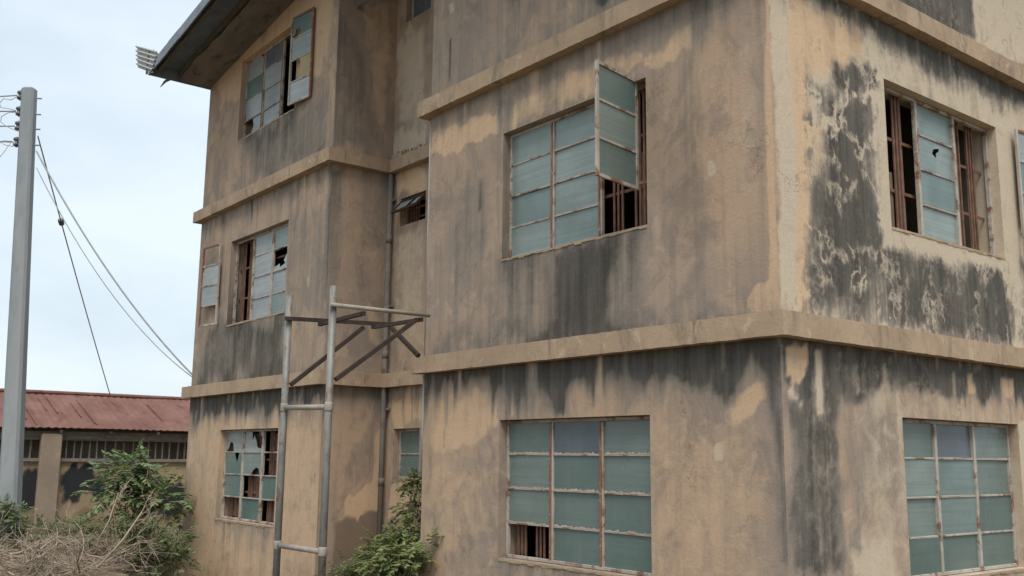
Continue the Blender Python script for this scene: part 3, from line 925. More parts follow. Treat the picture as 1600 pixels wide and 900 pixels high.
def window(name, F, a0, a1, z0, z1, cells, cols=3, rows=4, setback=0.10, fm='paint', mull=None, bars=True, boards=(), skipcols=(), seed=0, putty=0.4, barcols=None, sill=True, label=None):
    """cells[row][col] = (glass letter, kind) or None; frame is the part, the rest are its sub-parts"""
    rnd = random.Random(seed)
    d = -setback
    fr = MB()
    t = 0.03
    g = 0.004
    a0, a1, z0, z1 = a0 + g, a1 - g, z0 + g, z1 - g
    F.box(fr, a0, a0 + t, z0, z1, d - .03, d + .012, 0)
    F.box(fr, a1 - t, a1, z0, z1, d - .03, d + .012, 0)
    F.box(fr, a0 + t, a1 - t, z0, z0 + t, d - .03, d + .010, 0)
    F.box(fr, a0 + t, a1 - t, z1 - t, z1, d - .03, d + .010, 0)
    cw = (a1 - a0) / cols
    rh = (z1 - z0) / rows
    for i in range(1, cols):
        F.box(fr, a0 + cw * i - .026, a0 + cw * i - .003, z0 + t, z1 - t, d - .028, d + .014, 1)
        F.box(fr, a0 + cw * i + .001, a0 + cw * i + .022, z0 + t, z1 - t, d - .028, d + .009, 0)
    for c in range(cols):
        if c in skipcols:
            continue
        for k in range(1, rows):
            z = z0 + rh * k
            F.box(fr, a0 + cw * c + .03, a0 + cw * (c + 1) - .03, z - .009, z + .009, d - .02, d + .006, 0)
    gm = MB()
    for r in range(rows):
        for c in range(cols):
            q = cells[r][c] if cells else None
            if not q or c in skipcols:
                continue
            x0, x1 = a0 + cw * c + .026, a0 + cw * (c + 1) - .024
            y1, y0 = z1 - rh * r - .006, z1 - rh * (r + 1) + .006
            tl = [rnd.uniform(-.009, .009) for _ in range(3)]
            for poly in jag(x0, x1, y0, y1, q[1], rnd):
                def dep(a, z):
                    return d - .008 + tl[0] * (a - x0) / (x1 - x0) + tl[1] * (z - y0) / (y1 - y0)
                mi = GKEYS.index(q[0])
                gm.face([F.p(a, z, dep(a, z)) for a, z in poly], mi)
                gm.face([F.p(a, z, dep(a, z) - .004) for a, z in reversed(poly)], mi)
            if putty and rnd.random() < putty + .3:      # ragged putty along the lower edge of the pane
                x = x0
                hh = 0.0
                while x < x1 - .012:
                    nx_ = min(x + rnd.uniform(.008, .02), x1)
                    tgt = rnd.uniform(.003, .026) * putty * 1.3 if mnoise.noise(Vector((x * 6, r * 3.1, seed + c * 7.7))) > -.25 + (.5 - putty) * .5 else 0.0
                    dd_ = d + .0075
                    if hh > .002 or tgt > .002:
                        fr.face([F.p(x, y0, dd_), F.p(nx_, y0, dd_), F.p(nx_, y0 + max(tgt, .0015), dd_ - .004), F.p(x, y0 + max(hh, .0015), dd_ - .004)], 2)
                    hh = tgt
                    x = nx_
    w = fr.build(name, [M[fm], M[mull or fm], M['putty']], house, bevel=0.003)
    if label:
        w['label'] = label
    if gm.f:
        gm.build('pane', [M[GL[k]] for k in GKEYS], w)
    if bars:
        bb = MB()
        db = d - .075
        for zz in (z0 + .3 * (z1 - z0), z0 + .66 * (z1 - z0)):
            F.box(bb, a0, a1, zz, zz + .03, db - .008, db)
        for c in (range(cols) if barcols is None else barcols):
            x = a0 + cw * c + .1
            n = 0
            while x < a0 + cw * (c + 1) - .06:
                F.box(bb, x, x + .024, z0, z1, db + .001, db + .013)
                x += .055 if n % 3 != 2 else .17
                n += 1
        bb.build('burglar_bar', M['bar'], w)
    if boards:
        bo = MB()
        for (x0, x1, y0, y1) in boards:
            F.box(bo, x0, x1, y0, y1, d - .115, d - .095)
        bo.build('inner_board', M['board'], w)
    return w


def sash(parent, F, hinge, free, z0, z1, rows, cells, fm='paint', fm2='rust', t=0.028, lowest=0):
    """opened casement: hinge and free edge given as (u, n); vertical leaf between them"""
    h = F.o + F.u * hinge[0] + F.n * hinge[1]
    f = F.o + F.u * free[0] + F.n * free[1]
    e = f - h
    W = np.linalg.norm(e)
    e = e / W
    nn = np.cross(e, (0, 0, 1))
    G = Frame('x', 0)
    G.u, G.n, G.o = e, nn, h
    mb = MB()
    G.box(mb, 0, t, z0, z1, -.014, .014, 0)
    G.box(mb, W - t, W, z0, z1, -.014, .014, 1)
    G.box(mb, t, W - t, z0, z0 + t, -.013, .013, 0)
    G.box(mb, t, W - t, z1 - t, z1, -.013, .013, 1)
    rh = (z1 - z0) / rows
    for k in range(1, rows):
        G.box(mb, t, W - t, z0 + rh * k - .011, z0 + rh * k + .011, -.011, .011, 0)
    for r in range(rows):
        q = cells[r]
        if not q:
            continue
        y1, y0 = z1 - rh * r - .008, z1 - rh * (r + 1) + .008
        for poly in jag(t - .004, W - t + .004, y0, y1, q[1], random):
            mi = 2 + GKEYS.index(q[0])
            mb.face([G.p(a, z, .002) for a, z in poly], mi)
            mb.face([G.p(a, z, -.002) for a, z in reversed(poly)], mi)
    # stay hinges back to the frame
    return mb.build('casement_sash', [M[fm], M[fm2]] + [M[GL[k]] for k in GKEYS], parent)


FX = Frame('x', 0.0)
FY = Frame('y', 0.0)
g_ = lambda k: (k, 'g')
a_, t_, b_, w_, n_ = map(g_, 'atbwn')

# near block, ground floor: twelve dusty teal panes, one missing
window('window', FX, -3.40, -1.34, *SILLS[0], [[t_, b_, t_], [t_, t_, t_], [t_, t_, t_], [None, t_, t_]], fm='paint', mull='rust', seed=1, putty=.75,
       boards=[(-3.37, -3.22, .66, .98)], label='ground floor window with a single bottom pane missing')
# near block, middle floor: right casement swung wide open
w = window('window', FX, -3.40, -1.34, *SILLS[1], [[a_, a_, None], [a_, a_, None], [a_, a_, None], [a_, a_, None]], fm='paint', mull='rust', skipcols=(2,), seed=2, putty=.25,
           barcols=[2], boards=[(-1.62, -1.45, 3.62, 4.35)], label='window with its right casement swung wide open')
sash(w, FX, (-1.51, -.06), (-1.40, .55), 3.955, 4.985, 3, [a_, a_, t_], fm2='paint')
for z in (4.02, 4.93):
    mb = MB()
    mb.bar(FX.p(-1.51, z, -.06), FX.p(-1.375, z, -.10), .012, .03)
    mb.build('hinge', M['rust'], w)
# near block, top floor (above the picture)
window('window', FX, -3.40, -1.34, *SILLS[2], [[a_] * 3] * 4, seed=3)
# far block, ground floor: half of the panes broken out
window('window', FX, -10.48, -8.43, *SILLS[0], [[('w', 'low_left'), ('w', 'hole_right'), None], [('a', 'notch_top'), ('a', 'notch_bottom'), None], [a_, None, g_('n')], [None, g_('n'), None]],
       seed=4, putty=.2, boards=[(-9.72, -9.52, .66, 1.9), (-9.46, -9.26, .66, 1.9), (-10.35, -10.08, .66, 1.0), (-10.02, -9.86, .66, .95), (-8.95, -8.80, .66, 1.9), (-8.70, -8.5, .66, 1.9)],
       label='ground floor window with half of its panes broken out')
# far block, middle floor: left casement folded back on the wall
w = window('window', FX, -10.48, -8.43, *SILLS[1], [[None, w_, a_], [None, w_, ('w', 'bite_left')], [None, w_, w_], [None, w_, a_]], skipcols=(0,), seed=5, putty=.1,
           barcols=[0], boards=[(-10.1, -9.95, 3.62, 4.9)], label='window with a ragged hole and its left casement folded back')
sash(w, FX, (-10.78, .05), (-11.34, .12), 3.64, 4.97, 4, [None, ('w', 'chip'), w_, None], fm='paint')
# far block, top floor: right casement folded back
w = window('window', FX, -10.48, -8.43, *SILLS[2], [[('w', 'chip'), b_, None], [g_('n'), w_, None], [w_, w_, None], [('w', 'big_left'), w_, None]], skipcols=(2,), seed=6, putty=.1, bars=False,
           fm='paint', mull='rust', label='top floor window with patched panes under the eave')
sash(w, FX, (-8.43, .10), (-7.86, .035), 6.64, 8.0, 4, [('n', 'low_left'), w_, ('s', 'big_left'), w_], fm2='rust')
# right wall
w = window('window', FY, 1.63, 3.69, *SILLS[1], [[None, a_, None], [None, ('a', 'star'), None], [None, a_, None], [None, a_, None]], skipcols=(0, 2), seed=7, putty=.1, mull='paint',
           barcols=[0, 2], boards=[(2.10, 2.22, 3.62, 4.9), (1.9, 2.02, 3.62, 4.2)], label='window on the right wall with two open casements and one cracked pane')
sash(w, FY, (3.98, .06), (4.62, .16), 3.64, 4.98, 4, [w_, a_, a_, None])
window('window', FY, 1.63, 3.69, *SILLS[0], [[t_, b_, t_], [a_, a_, t_], [t_, a_, t_], [t_, t_, t_]], seed=8, putty=.3, label='ground floor window of twelve teal panes on the right wall')
window('window', FY, 1.63, 3.69, *SILLS[2], [[a_] * 3] * 4, seed=9)
# recess: small lavatory windows
FR = Frame('x', YR)
window('window', FR, *OPR[0], [[t_], [t_]], cols=1, rows=2, seed=10, bars=False, putty=.2, label='small ground floor window of two panes in the recess')
w = window('window', FR, *OPR[1], None, cols=1, rows=1, seed=11, mull='rust', fm='rust', bars=True, putty=0, label='small window with a tilted top hung flap in the recess')
mb = MB()
p0, p1 = FR.p(-6.91, 5.06, .0), FR.p(-6.32, 5.06, .0)
q0, q1 = FR.p(-6.91, 4.885, .15), FR.p(-6.32, 4.90, .15)
mb.bar(p0, q0, .03, .025, mi=0)
mb.bar(p1, q1, .03, .025, mi=0)
mb.bar(q0, q1, .03, .03, mi=0)
mb.bar(p0, p1, .03, .03, mi=0)
dn = np.array([0, 0, -.006])
mb.face([p0, q0, q0 + (q1 - q0) * .45, p0 + (p1 - p0) * .55], 1)
mb.face([p0 + (p1 - p0) * .72 + dn, q0 + (q1 - q0) * .6 + dn, q1 + dn, p1 + dn], 1)
mb.build('casement_sash', [M['arm'], M['white']], w)
window('window', FR, *OPR[2], [[b_]], cols=1, rows=1, seed=12, bars=False, putty=0)

# sloping plaster sills that stand a little proud
for (F, a, b, ks) in ((FX, -3.40, -1.34, (0, 1, 2)), (FX, -10.48, -8.43, (0, 1, 2)), (FY, 1.63, 3.69, (0, 1, 2))):
    for k in ks:
        z = SILLS[k][0]
        mb = MB()
        n = 22
        for i in range(n):
            x0, x1 = a + (b - a) * i / n, a + (b - a) * (i + 1) / n - .0015
            e = random.uniform(.003, .011)
            F.box(mb, x0, x1, z - .032 + random.uniform(0, .016), z - .003, -.002, e)
        mb.build('window_sill', M['ledge'], house)

# ------------------------------------------------------------------ roof
OV = 1.06
mb = MB()
RT = 0.02
y0, y1 = -OV, DEP + 0.6
for sgn in (0, 1):
    n = 150
    xs = np.linspace(XL - .06, RIDGE, n + 1) if sgn == 0 else np.linspace(RIDGE, -XL * 0 + .55, n + 1)
    for i in range(n):
        za = roofz(xs[i]) + .17
        zb = roofz(xs[i + 1]) + .17
        mb.face([(xs[i], y0, za), (xs[i + 1], y0, zb), (xs[i + 1], y1, zb), (xs[i], y1, za)])
        mb.face([(xs[i], y0, za - RT), (xs[i], y1, za - RT), (xs[i + 1], y1, zb - RT), (xs[i + 1], y0, zb - RT)])
        mb.face([(xs[i], y0, za - RT), (xs[i + 1], y0, zb - RT), (xs[i + 1], y0, zb), (xs[i], y0, za)])
ro = mb.build('roof', M['roof'], house)
# soffit boards on the underside, fascia along the rake, purlin ends
mb = MB()                                       # ceiling boards: only the strip along the wall is left, with a ragged edge
xa = np.linspace(XL, RIDGE, 60)
for i in range(59):
    a, b = xa[i], xa[i + 1]
    ea, eb = (-.50 - .05 * vnoise(np.array([q * 3.1 + 40]), 4)[0] - .10 * vnoise(np.array([q * .9 + 40]), 6)[0] for q in (a, b))
    za, zb = (roofz(q) + .012 * math.sin(q * 2.1) - .03 * vnoise(np.array([q * 1.3 + 60]), 7)[0] for q in (a, b))
    mb.face([(a, ea, za), (a, -.004, roofz(a)), (b, -.004, roofz(b)), (b, eb, zb)], 0)
    mb.face([(a, ea, za + .012), (b, eb, zb + .012), (b, -.004, roofz(b) + .012), (a, -.004, roofz(a) + .012)], 0)
    mb.face([(a, ea, za), (b, eb, zb), (b, eb, zb + .012), (a, ea, za + .012)], 0)
for x in np.linspace(RIDGE + .01, .5, 5)[:-1]:
    x2 = x + (.49 - RIDGE) / 4
    p = [(x, -OV + .03, roofz(x)), (x2, -OV + .03, roofz(x2)), (x2, -.004, roofz(x2)), (x, -.004, roofz(x))]
    mb.face(p[::-1])
mb.build('soffit', M['ceiling'], ro)
for y in (-.92, -.56):
    mb = MB()
    mb.bar((XL + .02, y, roofz(XL) + .10), (RIDGE - .02, y, roofz(RIDGE) + .10), .05, .07)
    mb.build('purlin', M['darkwood'], ro)
mb = MB()
seg = np.linspace(XL - .03, RIDGE, 14)
for i in range(13):
    a, b = seg[i], seg[i + 1] - .003
    mb.box((a, -OV - .022, roofz(a) - .03 + random.uniform(-.006, .006)), (b - a, 0, roofz(b) - roofz(a)), (0, .022, 0), (0, 0, .175))
seg = np.linspace(RIDGE + .003, .55, 14)
for i in range(13):
    a, b = seg[i], seg[i + 1] - .003
    mb.box((a, -OV - .022, roofz(a) - .03), (b - a, 0, roofz(b) - roofz(a)), (0, .022, 0), (0, 0, .175))
mb.build('fascia', M['fascia'], ro)
mb = MB()
mb.box((XL - .025, -OV, ZE - .03), (.022, 0, 0), (0, DEP + OV + .5, 0), (0, 0, .17))
mb.build('eave_board', M['fascia'], ro)
# torn strip of ceiling board hanging from the eave
mb = MB()
pts = [(300, 104), (292, 108), (284, 112), (274, 116), (264, 121), (256, 127), (250, 136)]
prev = None
for i, (px, py) in enumerate(pts):
    p = on(px, py - 3 + i * .5, 1, -.52 - .02 * i)
    q = on(px + 15 - i * 2.4, py + 9 - i * 1.4, 1, -.34 - .03 * i)
    if prev:
        mb.face([prev[0], p, q, prev[1]])
        mb.face([prev[0] + [0, .012, .012], prev[1] + [0, .012, .012], q + [0, .012, .012], p + [0, .012, .012]])
        mb.face([prev[0], prev[0] + [0, .012, .012], p + [0, .012, .012], p])
    prev = (p, q)
mb.build('torn_ceiling_board', M['darkwood'], ro)
# loose corrugated sheet poking out past the eave corner
mb = MB()
c00, c10, c11, c01 = (on(px, py, 1, -OV + dy) for px, py, dy in ((213, 71, .1), (247, 80, -.03), (237, 114, -.03), (214, 105, .1)))
n, k_ = 48, 2
rows = []
for j in range(k_ + 1):
    row = []
    for i in range(n + 1):
        s, t = j / k_, i / n
        p = (c00 * (1 - s) + c10 * s) * (1 - t) + (c01 * (1 - s) + c11 * s) * t
        nn = np.array([-0.35, -.9, 0.25])
        row.append(p + nn * .022 * math.sin(t * 2 * math.pi * 5))
    rows.append(row)
for j in range(k_):
    for i in range(n):
        q = [rows[j][i], rows[j + 1][i], rows[j + 1][i + 1], rows[j][i + 1]]
        mb.face(q)
        mb.face([x + np.array([.003, .008, 0]) for x in reversed(q)])
mb.build('loose_roof_sheet', M['zinc'], ro)
mb = MB()
mb.bar(on(234, 78, 1, -OV + .03), on(229, 116, 1, -OV + .03), .03, .03)
mb.bar(on(240, 78, 1, -OV + .03), on(238, 112, 1, -OV + .03), .03, .03)
mb.build('sheet_batten', M['darkwood'], ro)

# ------------------------------------------------------------------ pipes on the building
mb = MB()
px_, py_ = XR + .085, YR - .075
mb.tube([(px_, py_, -.5), (px_, py_, 2.3), (px_, py_, 5.49)], .036, 12)
for z in (1.2, 2.9, 4.5):
    mb.tube([(px_, py_, z), (px_, py_, z + .1)], .042, 12)
dp = mb.build('downpipe', M['pipe'], house, smooth=True)
for z in (0.6, 2.2, 3.6, 5.1):
    mb = MB()
    mb.box((px_ - .07, py_ + .02, z), (.14, 0, 0), (0, .054, 0), (0, 0, .03))
    mb.build('pipe_bracket', M['iron'], dp)
mb = MB()
sx, sy = XN - .045, .05
mb.tube([(sx, sy, 1.36), (sx, sy, 2.49)], .038, 10)
mb.tube([(sx, sy, 2.70), (sx, sy, 5.49)], .03, 10)
sp = mb.build('waste_pipe', M['palepipe'], house, smooth=True)
mb = MB()
mb.tube([(sx, sy, 1.34), (sx, sy, 1.37)], .047, 10)
mb.build('pipe_collar', M['arm'], sp)
for (px, py) in ((666.5, 78), (666.5, 386)):
    mb = MB()
    p = on(px, py, 1, .03)
    mb.tube([(XN + .02, .06, p[2]), (XN - .06, .06, p[2] - .01)], .018, 8)
    mb.build('pipe_stub', M['arm'], house)

# ------------------------------------------------------------------ tank stand frame in front of the recess
Y0 = -1.55
xp2 = (on(513, 636, 1, Y0)[0] + on(522, 447, 1, Y0)[0]) / 2
xp1 = (on(445, 636, 1, Y0)[0] + on(452, 462, 1, Y0)[0]) / 2
stand = thing('metal_stand', 'tall rusty pipe frame like a ladder with cantilevered arms before the recess', 'metal frame', loc=(xp1, Y0, 0))
z1_, z2_ = on(452, 462, 1, Y0)[2], on(522, 447, 1, Y0)[2]
for x, z in ((xp1, z1_), (xp2, z2_)):
    mb = MB()
    mb.tube([(x, Y0, -.2), (x, Y0, z * .5), (x, Y0, z)], .036, 14)
    local(mb.build('post', M['post'], None, smooth=True), stand)
for (pa, pb) in (((446, 637), (510, 636)), ((435, 852), (502, 862))):
    za, zb = on(*pa, 1, Y0)[2], on(*pb, 1, Y0)[2]
    mb = MB()
    mb.tube([(xp1 + .035, Y0, za), (xp2 - .035, Y0, zb)], .027, 12)
    for xx, zz in ((xp1, za), (xp2, zb)):        # lumpy weld collars
        mb.tube([(xx, Y0, zz - .045), (xx, Y0, zz - .03), (xx, Y0, zz + .03), (xx, Y0, zz + .045)], [.037, .042, .041, .037], 12)
    local(mb.build('rung', M['rung'], None, smooth=True), stand)
A0, A1 = on(526, 477, 0, xp2 + .05), on(671, 493, 0, xp2 + .05)
B0, B1 = on(457, 498.6, 0, xp1 + .05), on(614, 507, 0, xp1 + .05)
A0[1], B0[1] = Y0 - .06, Y0 - .06
mb = MB()
mb.tube([A0, A1], .022, 10)
local(mb.build('arm', M['rung'], None, smooth=True), stand)
mb = MB()
mb.bar(B0, B1, .04, .04)
local(mb.build('arm', M['arm'], None), stand)


def lerp(a, b, t):
    return a + (b - a) * t


for t1, t2 in ((.30, .33), (.80, .92)):
    mb = MB()
    dz = np.array([0, 0, -.05])
    mb.bar(lerp(B0, B1, t1) + dz * .9, lerp(A0, A1, t2) + dz, .038, .038)
    local(mb.build('crossbar', M['arm'], None), stand)
b1s, b2s = on(455, 600, 1, Y0), on(523, 592, 1, Y0)
for s_, e_ in (((xp1 + .02, Y0 + .05, b1s[2]), lerp(B0, B1, .72)), ((xp2 + .02, Y0 + .05, b2s[2]), lerp(A0, A1, .88))):
    mb = MB()
    mb.bar(s_, e_ + np.array([-.02, 0, -.05]), .042, .042)
    local(mb.build('brace', M['arm'], None), stand)
mb = MB()
e_ = on(654, 556, 1, B1[1])
mb.bar(B1 + np.array([0, -.03, -.03]), e_, .042, .042)
local(mb.build('loose_strut', M['arm'], None), stand)

# ------------------------------------------------------------------ utility pole and its wires
base = on(12, 858, 2, 0.0)
hd = np.array([_f[0], _f[1], 0]) / np.hypot(_f[0], _f[1])
d_ = ray(46, 140)
top = CAM + d_ * (np.dot(base - CAM, hd) / np.dot(d_, hd))
pole = thing('utility_pole', 'grey concrete utility pole with four insulators, leaning beside the brush', 'utility pole', loc=tuple(base))
mb = MB()
pd = (top - base) / np.linalg.norm(top - base)
side = np.array([_r0[0], _r0[1], 0])
n = 14
pw0, pw1 = .165, .115
ring = []
for i in range(n + 1):
    t = i / n
    c = lerp(base - pd * .4, top, t)
    w = lerp(pw0, pw1, t)
    k = w * .28
    dth = w * .8
    ring.append([c + side * x + hd * y for x, y in ((-w, -dth + k), (-w + k, -dth), (w - k, -dth), (w, -dth + k), (w, dth - k), (w - k, dth), (-w + k, dth), (-w, dth - k))])
for i in range(n):
    for k in range(8):
        k2 = (k + 1) % 8
        mb.face([ring[i][k], ring[i][k2], ring[i + 1][k2], ring[i + 1][k]])
mb.face(ring[-1])
ct = lerp(base, top, 1) + pd * .03
for k in range(8):
    mb.face([ring[-1][k], ring[-1][(k + 1) % 8], lerp(ring[-1][(k + 1) % 8], ct, .25) + pd * .02, lerp(ring[-1][k], ct, .25) + pd * .02])
mb.face([lerp(q, ct, .25) + pd * .02 for q in ring[-1]])
local(mb.build('pole_shaft', M['concrete'], None), pole)


def onpole(px, py):                            # point in the pole's own upright plane
    d = ray(px, py)
    return CAM + d * (np.dot(base - CAM, hd) / np.dot(d, hd))


ins = [(32, 149, 44), (30, 174, 42), (28.5, 197, 40), (26, 222, 38)]
inspt = []
for (ix, iy, pxx) in ins:
    c = onpole(ix, iy)
    inspt.append(c)
    mb = MB()
    up = np.array([0, 0, 1.])
    prof = [(-.075, .03), (-.07, .055), (-.035, .06), (-.015, .035), (.015, .035), (.035, .06), (.07, .055), (.075, .03)]
    mb.tube([c + up * h for h, _ in prof], [r for _, r in prof], 12)
    o1 = mb.build('insulator', M['porcelain'], None, smooth=True)
    local(o1, pole)
    mb = MB()
    e = onpole(pxx, iy + 1)
    for s_ in (-.085, .085):
        mb.bar(c + up * s_ - side * .02, e + up * s_, .03, .008)
    mb.bar(c - up * .1, c + up * .1, .014, .014)
    b = mb.build('insulator_bracket', M['iron'], None)
    local(b, pole)
    mb = MB()
    q = onpole(62.5 - (iy - 149) * .05, iy + 5)
    mb.tube([q - side * .05, q + side * .03], .014, 8)
    local(mb.build('bolt', M['iron'], None), pole)


def sagline(a, b, sag, n=24):
    return [lerp(np.array(a), np.array(b), i / n) + np.array([0, 0, -sag * 4 * (i / n) * (1 - i / n)]) for i in range(n + 1)]


def wire(name, label, pts, r=.011, seg=6, cat='cable', group=None, m='wire'):
    mb = MB()
    mb.tube(pts, r, seg)
    return tag(mb.build(name, M[m], None, smooth=True), label, cat, group)


lab = ['topmost line wire leaving the pole on its highest insulator', 'line wire tied to the second insulator from the pole top', 'line wire tied to the third insulator from the pole top', 'lowest line wire tied to the bottom insulator of the pole']
for k, c in enumerate(inspt):
    ey = (152, 172, 196, 218)[k]
    e = onpole(-40, ey)
    dirv = (e - c) / np.linalg.norm(e - c)
    dirv = dirv - hd * .05
    far = c + dirv * 26 + np.array([0, 0, .2])
    wire('line_wire', lab[k], sagline(c - side * .06, far, .35), .012, group='line wires on the utility pole')
# untidy jumper tails between the insulators
for k, (lb, pp) in enumerate([('short slack jumper curling under the topmost insulator', [(30, 152), (20, 158), (8, 156), (2, 163), (4, 170), (14, 171), (28, 175)]),
                              ('thin jumper looping from the second insulator down to the third', [(28, 178), (16, 179), (6, 185), (5, 193), (14, 200), (30, 207), (38, 206)]),
                              ('thin jumper drooping below the lowest insulator', [(24, 224), (12, 223), (4, 225), (14, 230), (25, 232), (31, 224)])]):
    wire('jumper_wire', lb, [onpole(*q) - hd * (.06 + .03 * k) for q in pp], .007, group='slack jumpers on the utility pole')
for lb, pp in (('thin slack line hanging straight down beside the pole top', [(5, 160), (5.5, 200), (4, 240), (9, 290), (7, 340)]),
               ('long slack line hanging lowest beside the utility pole', [(-2, 330), (1, 385), (4, 400), (9, 440), (8, 455)]),
               ('slack line slanting down from the lowest insulator', [(29, 228), (16, 246), (2, 262), (-20, 284)])):
    wire('slack_line', lb, [onpole(*q) - hd * .25 for q in pp], .006, group='slack lines beside the utility pole')

# wires to the right
wallpt = np.array([XL - .03, .06, 2.86])
s0, s1 = onpole(59, 212), onpole(57, 236)
mid1 = []
wire('service_cable', 'doubled service cable from the pole to the far corner of the block', sagline(s1, wallpt, .28, 30), .016)
wire('service_cable', 'thin service cable running just under the doubled one', sagline(onpole(57, 262), wallpt + np.array([0, .05, -.06]), .42, 30), .009)
ridge_pt = on(172, 617, 0, -22.0)
sl = thing('stay_wire', 'slim stay wire with a small dark insulator dropping towards the red roof', 'cable', loc=tuple(s0))
mb = MB()
sw = sagline(s0, ridge_pt, .05, 20)
mb.tube(sw, .013, 6)
local(mb.build('wire', M['wire'], None, smooth=True), sl)
kn = min(range(len(sw) - 1), key=lambda i: abs(np.dot(sw[i] - CAM, _u) / np.dot(sw[i] - CAM, _f) - (450 - 357) / FPX))
mb = MB()
dd = (sw[kn + 1] - sw[kn]) / np.linalg.norm(sw[kn + 1] - sw[kn])
mb.tube([sw[kn] - dd * .08, sw[kn] - dd * .06, sw[kn] + dd * .06, sw[kn] + dd * .08], [.03, .055, .055, .03], 10)
local(mb.build('strain_insulator', M['porcelain'], None, smooth=True), sl)

# ------------------------------------------------------------------ the low red-roofed building behind
XW = -19.8
low = thing('low_building', 'long low building with rusty red sheet roof, barred openings and sooty wall', 'building', loc=(XW, 0, 0))
LY0, LY1 = -8.0, 11.0
soot = [
    ('mould', 1.0, .18, [(20, 728), (64, 726), (66, 800), (22, 806)]),
    ('mould', 1.0, .18, [(95, 736), (112, 730), (140, 731), (156, 748), (172, 772), (160, 785), (125, 778), (95, 788)]),
    ('mould', 1.0, .18, [(244, 758), (262, 748), (282, 752), (290, 762), (296, 808), (244, 806)]),
    ('mould', 0.8, .12, [(205, 735), (235, 730), (240, 760), (210, 790)]),
    ('brown', 0.7, .2, [(0, 800), (300, 795), (300, 840), (0, 840)]),
]
wl = wall((XW, LY0, 0), (0, 1, 0), LY1 - LY0, 0, 1.38, [], soot, 99, None, step=0.07, drips=0, mat=M['compound'], ledges=False, clamp=False, wallplane=(0, XW), parent=house)
local(wl, low)
mb = MB()
mb.box((XW - 5, LY0, 0), (0.12, 0, 0), (0, LY1 - LY0, 0), (0, 0, 2.0))
mb.box((XW - .75, LY0 + .13, 0), (.12, 0, 0), (0, LY1 - LY0 - .26, 0), (0, 0, 2.2), 1)
mb.box((XW - 4.87, LY0, 0), (4.66, 0, 0), (0, .12, 0), (0, 0, 1.95))
mb.box((XW - 4.87, LY1 - .12, 0), (4.66, 0, 0), (0, .12, 0), (0, 0, 1.95))
local(mb.build('wall', [M['inner'], M['pilaster']], None), low)
mb = MB()
mb.box((XW - .22, LY0, 1.382), (.30, 0, 0), (0, LY1 - LY0, 0), (0, 0, .07))
local(mb.build('sill_band', M['paletimber'], None), low)
mb = MB()
mb.box((XW - .18, LY0, 1.86), (.16, 0, 0), (0, LY1 - LY0, 0), (0, 0, .2))
for y in np.arange(LY0, LY1, .9):
    mb.box((XW - .016, y + random.uniform(0, .2), 1.88 + random.uniform(-.02, .06)), (.02, 0, 0), (0, random.uniform(.4, .8), 0), (0, 0, random.uniform(.08, .14)))
local(mb.build('lintel', M['paletimber'], None), low)
mb = MB()
y = LY0 + .1
while y < LY1 - .1:
    lean = random.uniform(-.015, .015)
    w = random.uniform(.025, .045)
    mb.bar((XW - .1, y, 1.45), (XW - .1, y + lean, 1.87), w, .03, up=(0, 1, 0))
    y += random.uniform(.15, .24)
local(mb.build('grille', M['paletimber'], None), low)
for y in (-3.9, -.17, 3.6, 7.3, -7.5):
    mb = MB()
    mb.box((XW + .003, y - .22, 0), (.16, 0, 0), (0, .44, 0), (0, 0, 2.0))
    local(mb.build('pilaster', M['pilaster'], None, bevel=.02), low)
mb = MB()
for (xa_, xb_, za_, zb_) in ((XW + .24, -22.0, 2.12, 3.0), (-22.0, XW - 5.2, 3.0, 2.0)):
    ny, nx = 240, 3
    for i in range(ny):
        for j in range(nx):
            ya, yb = (lerp(LY0 - .3, LY1 + .3, (i + k) / ny) for k in (0, 1))
            q = []
            for (yy, jj) in ((ya, j), (yb, j), (yb, j + 1), (ya, j + 1)):
                t = jj / nx
                z = lerp(za_, zb_, t) + .012 * math.sin(yy * 2 * math.pi / .17) + .025 * vnoise(np.array([yy * .9 + jj * 7]), 5)[0]
                x = lerp(xa_, xb_, t)
                if jj == 0 and za_ > 2.05:
                    x += .09 * (vnoise(np.array([math.floor(yy / .8) + .0]), 8)[0] - .5)
                q.append((x, yy, z))
            mb.face(q)
            mb.face([(a, b, c - .012) for a, b, c in reversed(q)])
for i in range(26):                             # lifted sheet ends and lap lines
    y = random.uniform(-3.5, 6.5)
    t, t2 = random.uniform(.05, .5), random.uniform(.55, .95)
    p, p2 = (np.array([lerp(XW + .24, -22.0, k), y, lerp(2.12, 3.0, k) + .03]) for k in (t, t2))
    mb.box(p, p2 - p, (0, .03, .0), (0, 0, .012))
local(mb.build('roof', M['redroof'], None), low)
mb = MB()
mb.tube([(-22.0, LY0 - .3, 3.03), (-22.0, 0, 3.05), (-22.0, LY1 + .3, 3.02)], .05, 8)
local(mb.build('ridge_cap', M['redroof'], None), low)
for y in np.arange(-2.2, 4.6, 1.1):
    mb = MB()
    mb.bar((XW + .2, y, 2.05), (XW - .8, y, 2.36), .05, .06)
    local(mb.build('rafter', M['darkwood'], None), low)

# ------------------------------------------------------------------ ground


def smooth(a, b, x):
    t = min(1.0, max(0.0, (x - a) / (b - a)))
    return t * t * (3 - 2 * t)


def gz(x, y):                                  # the earth is washed out along the foot of the front wall
    k = smooth(-1.7, -.75, y) * smooth(-12.7, -11.7, x) * (1 - smooth(2.0, 4.0, x)) * (1 - smooth(1.4, 2.6, y))
    return -.46 * k + .025 * mnoise.noise(Vector((x * .8, y * .8, 4)))


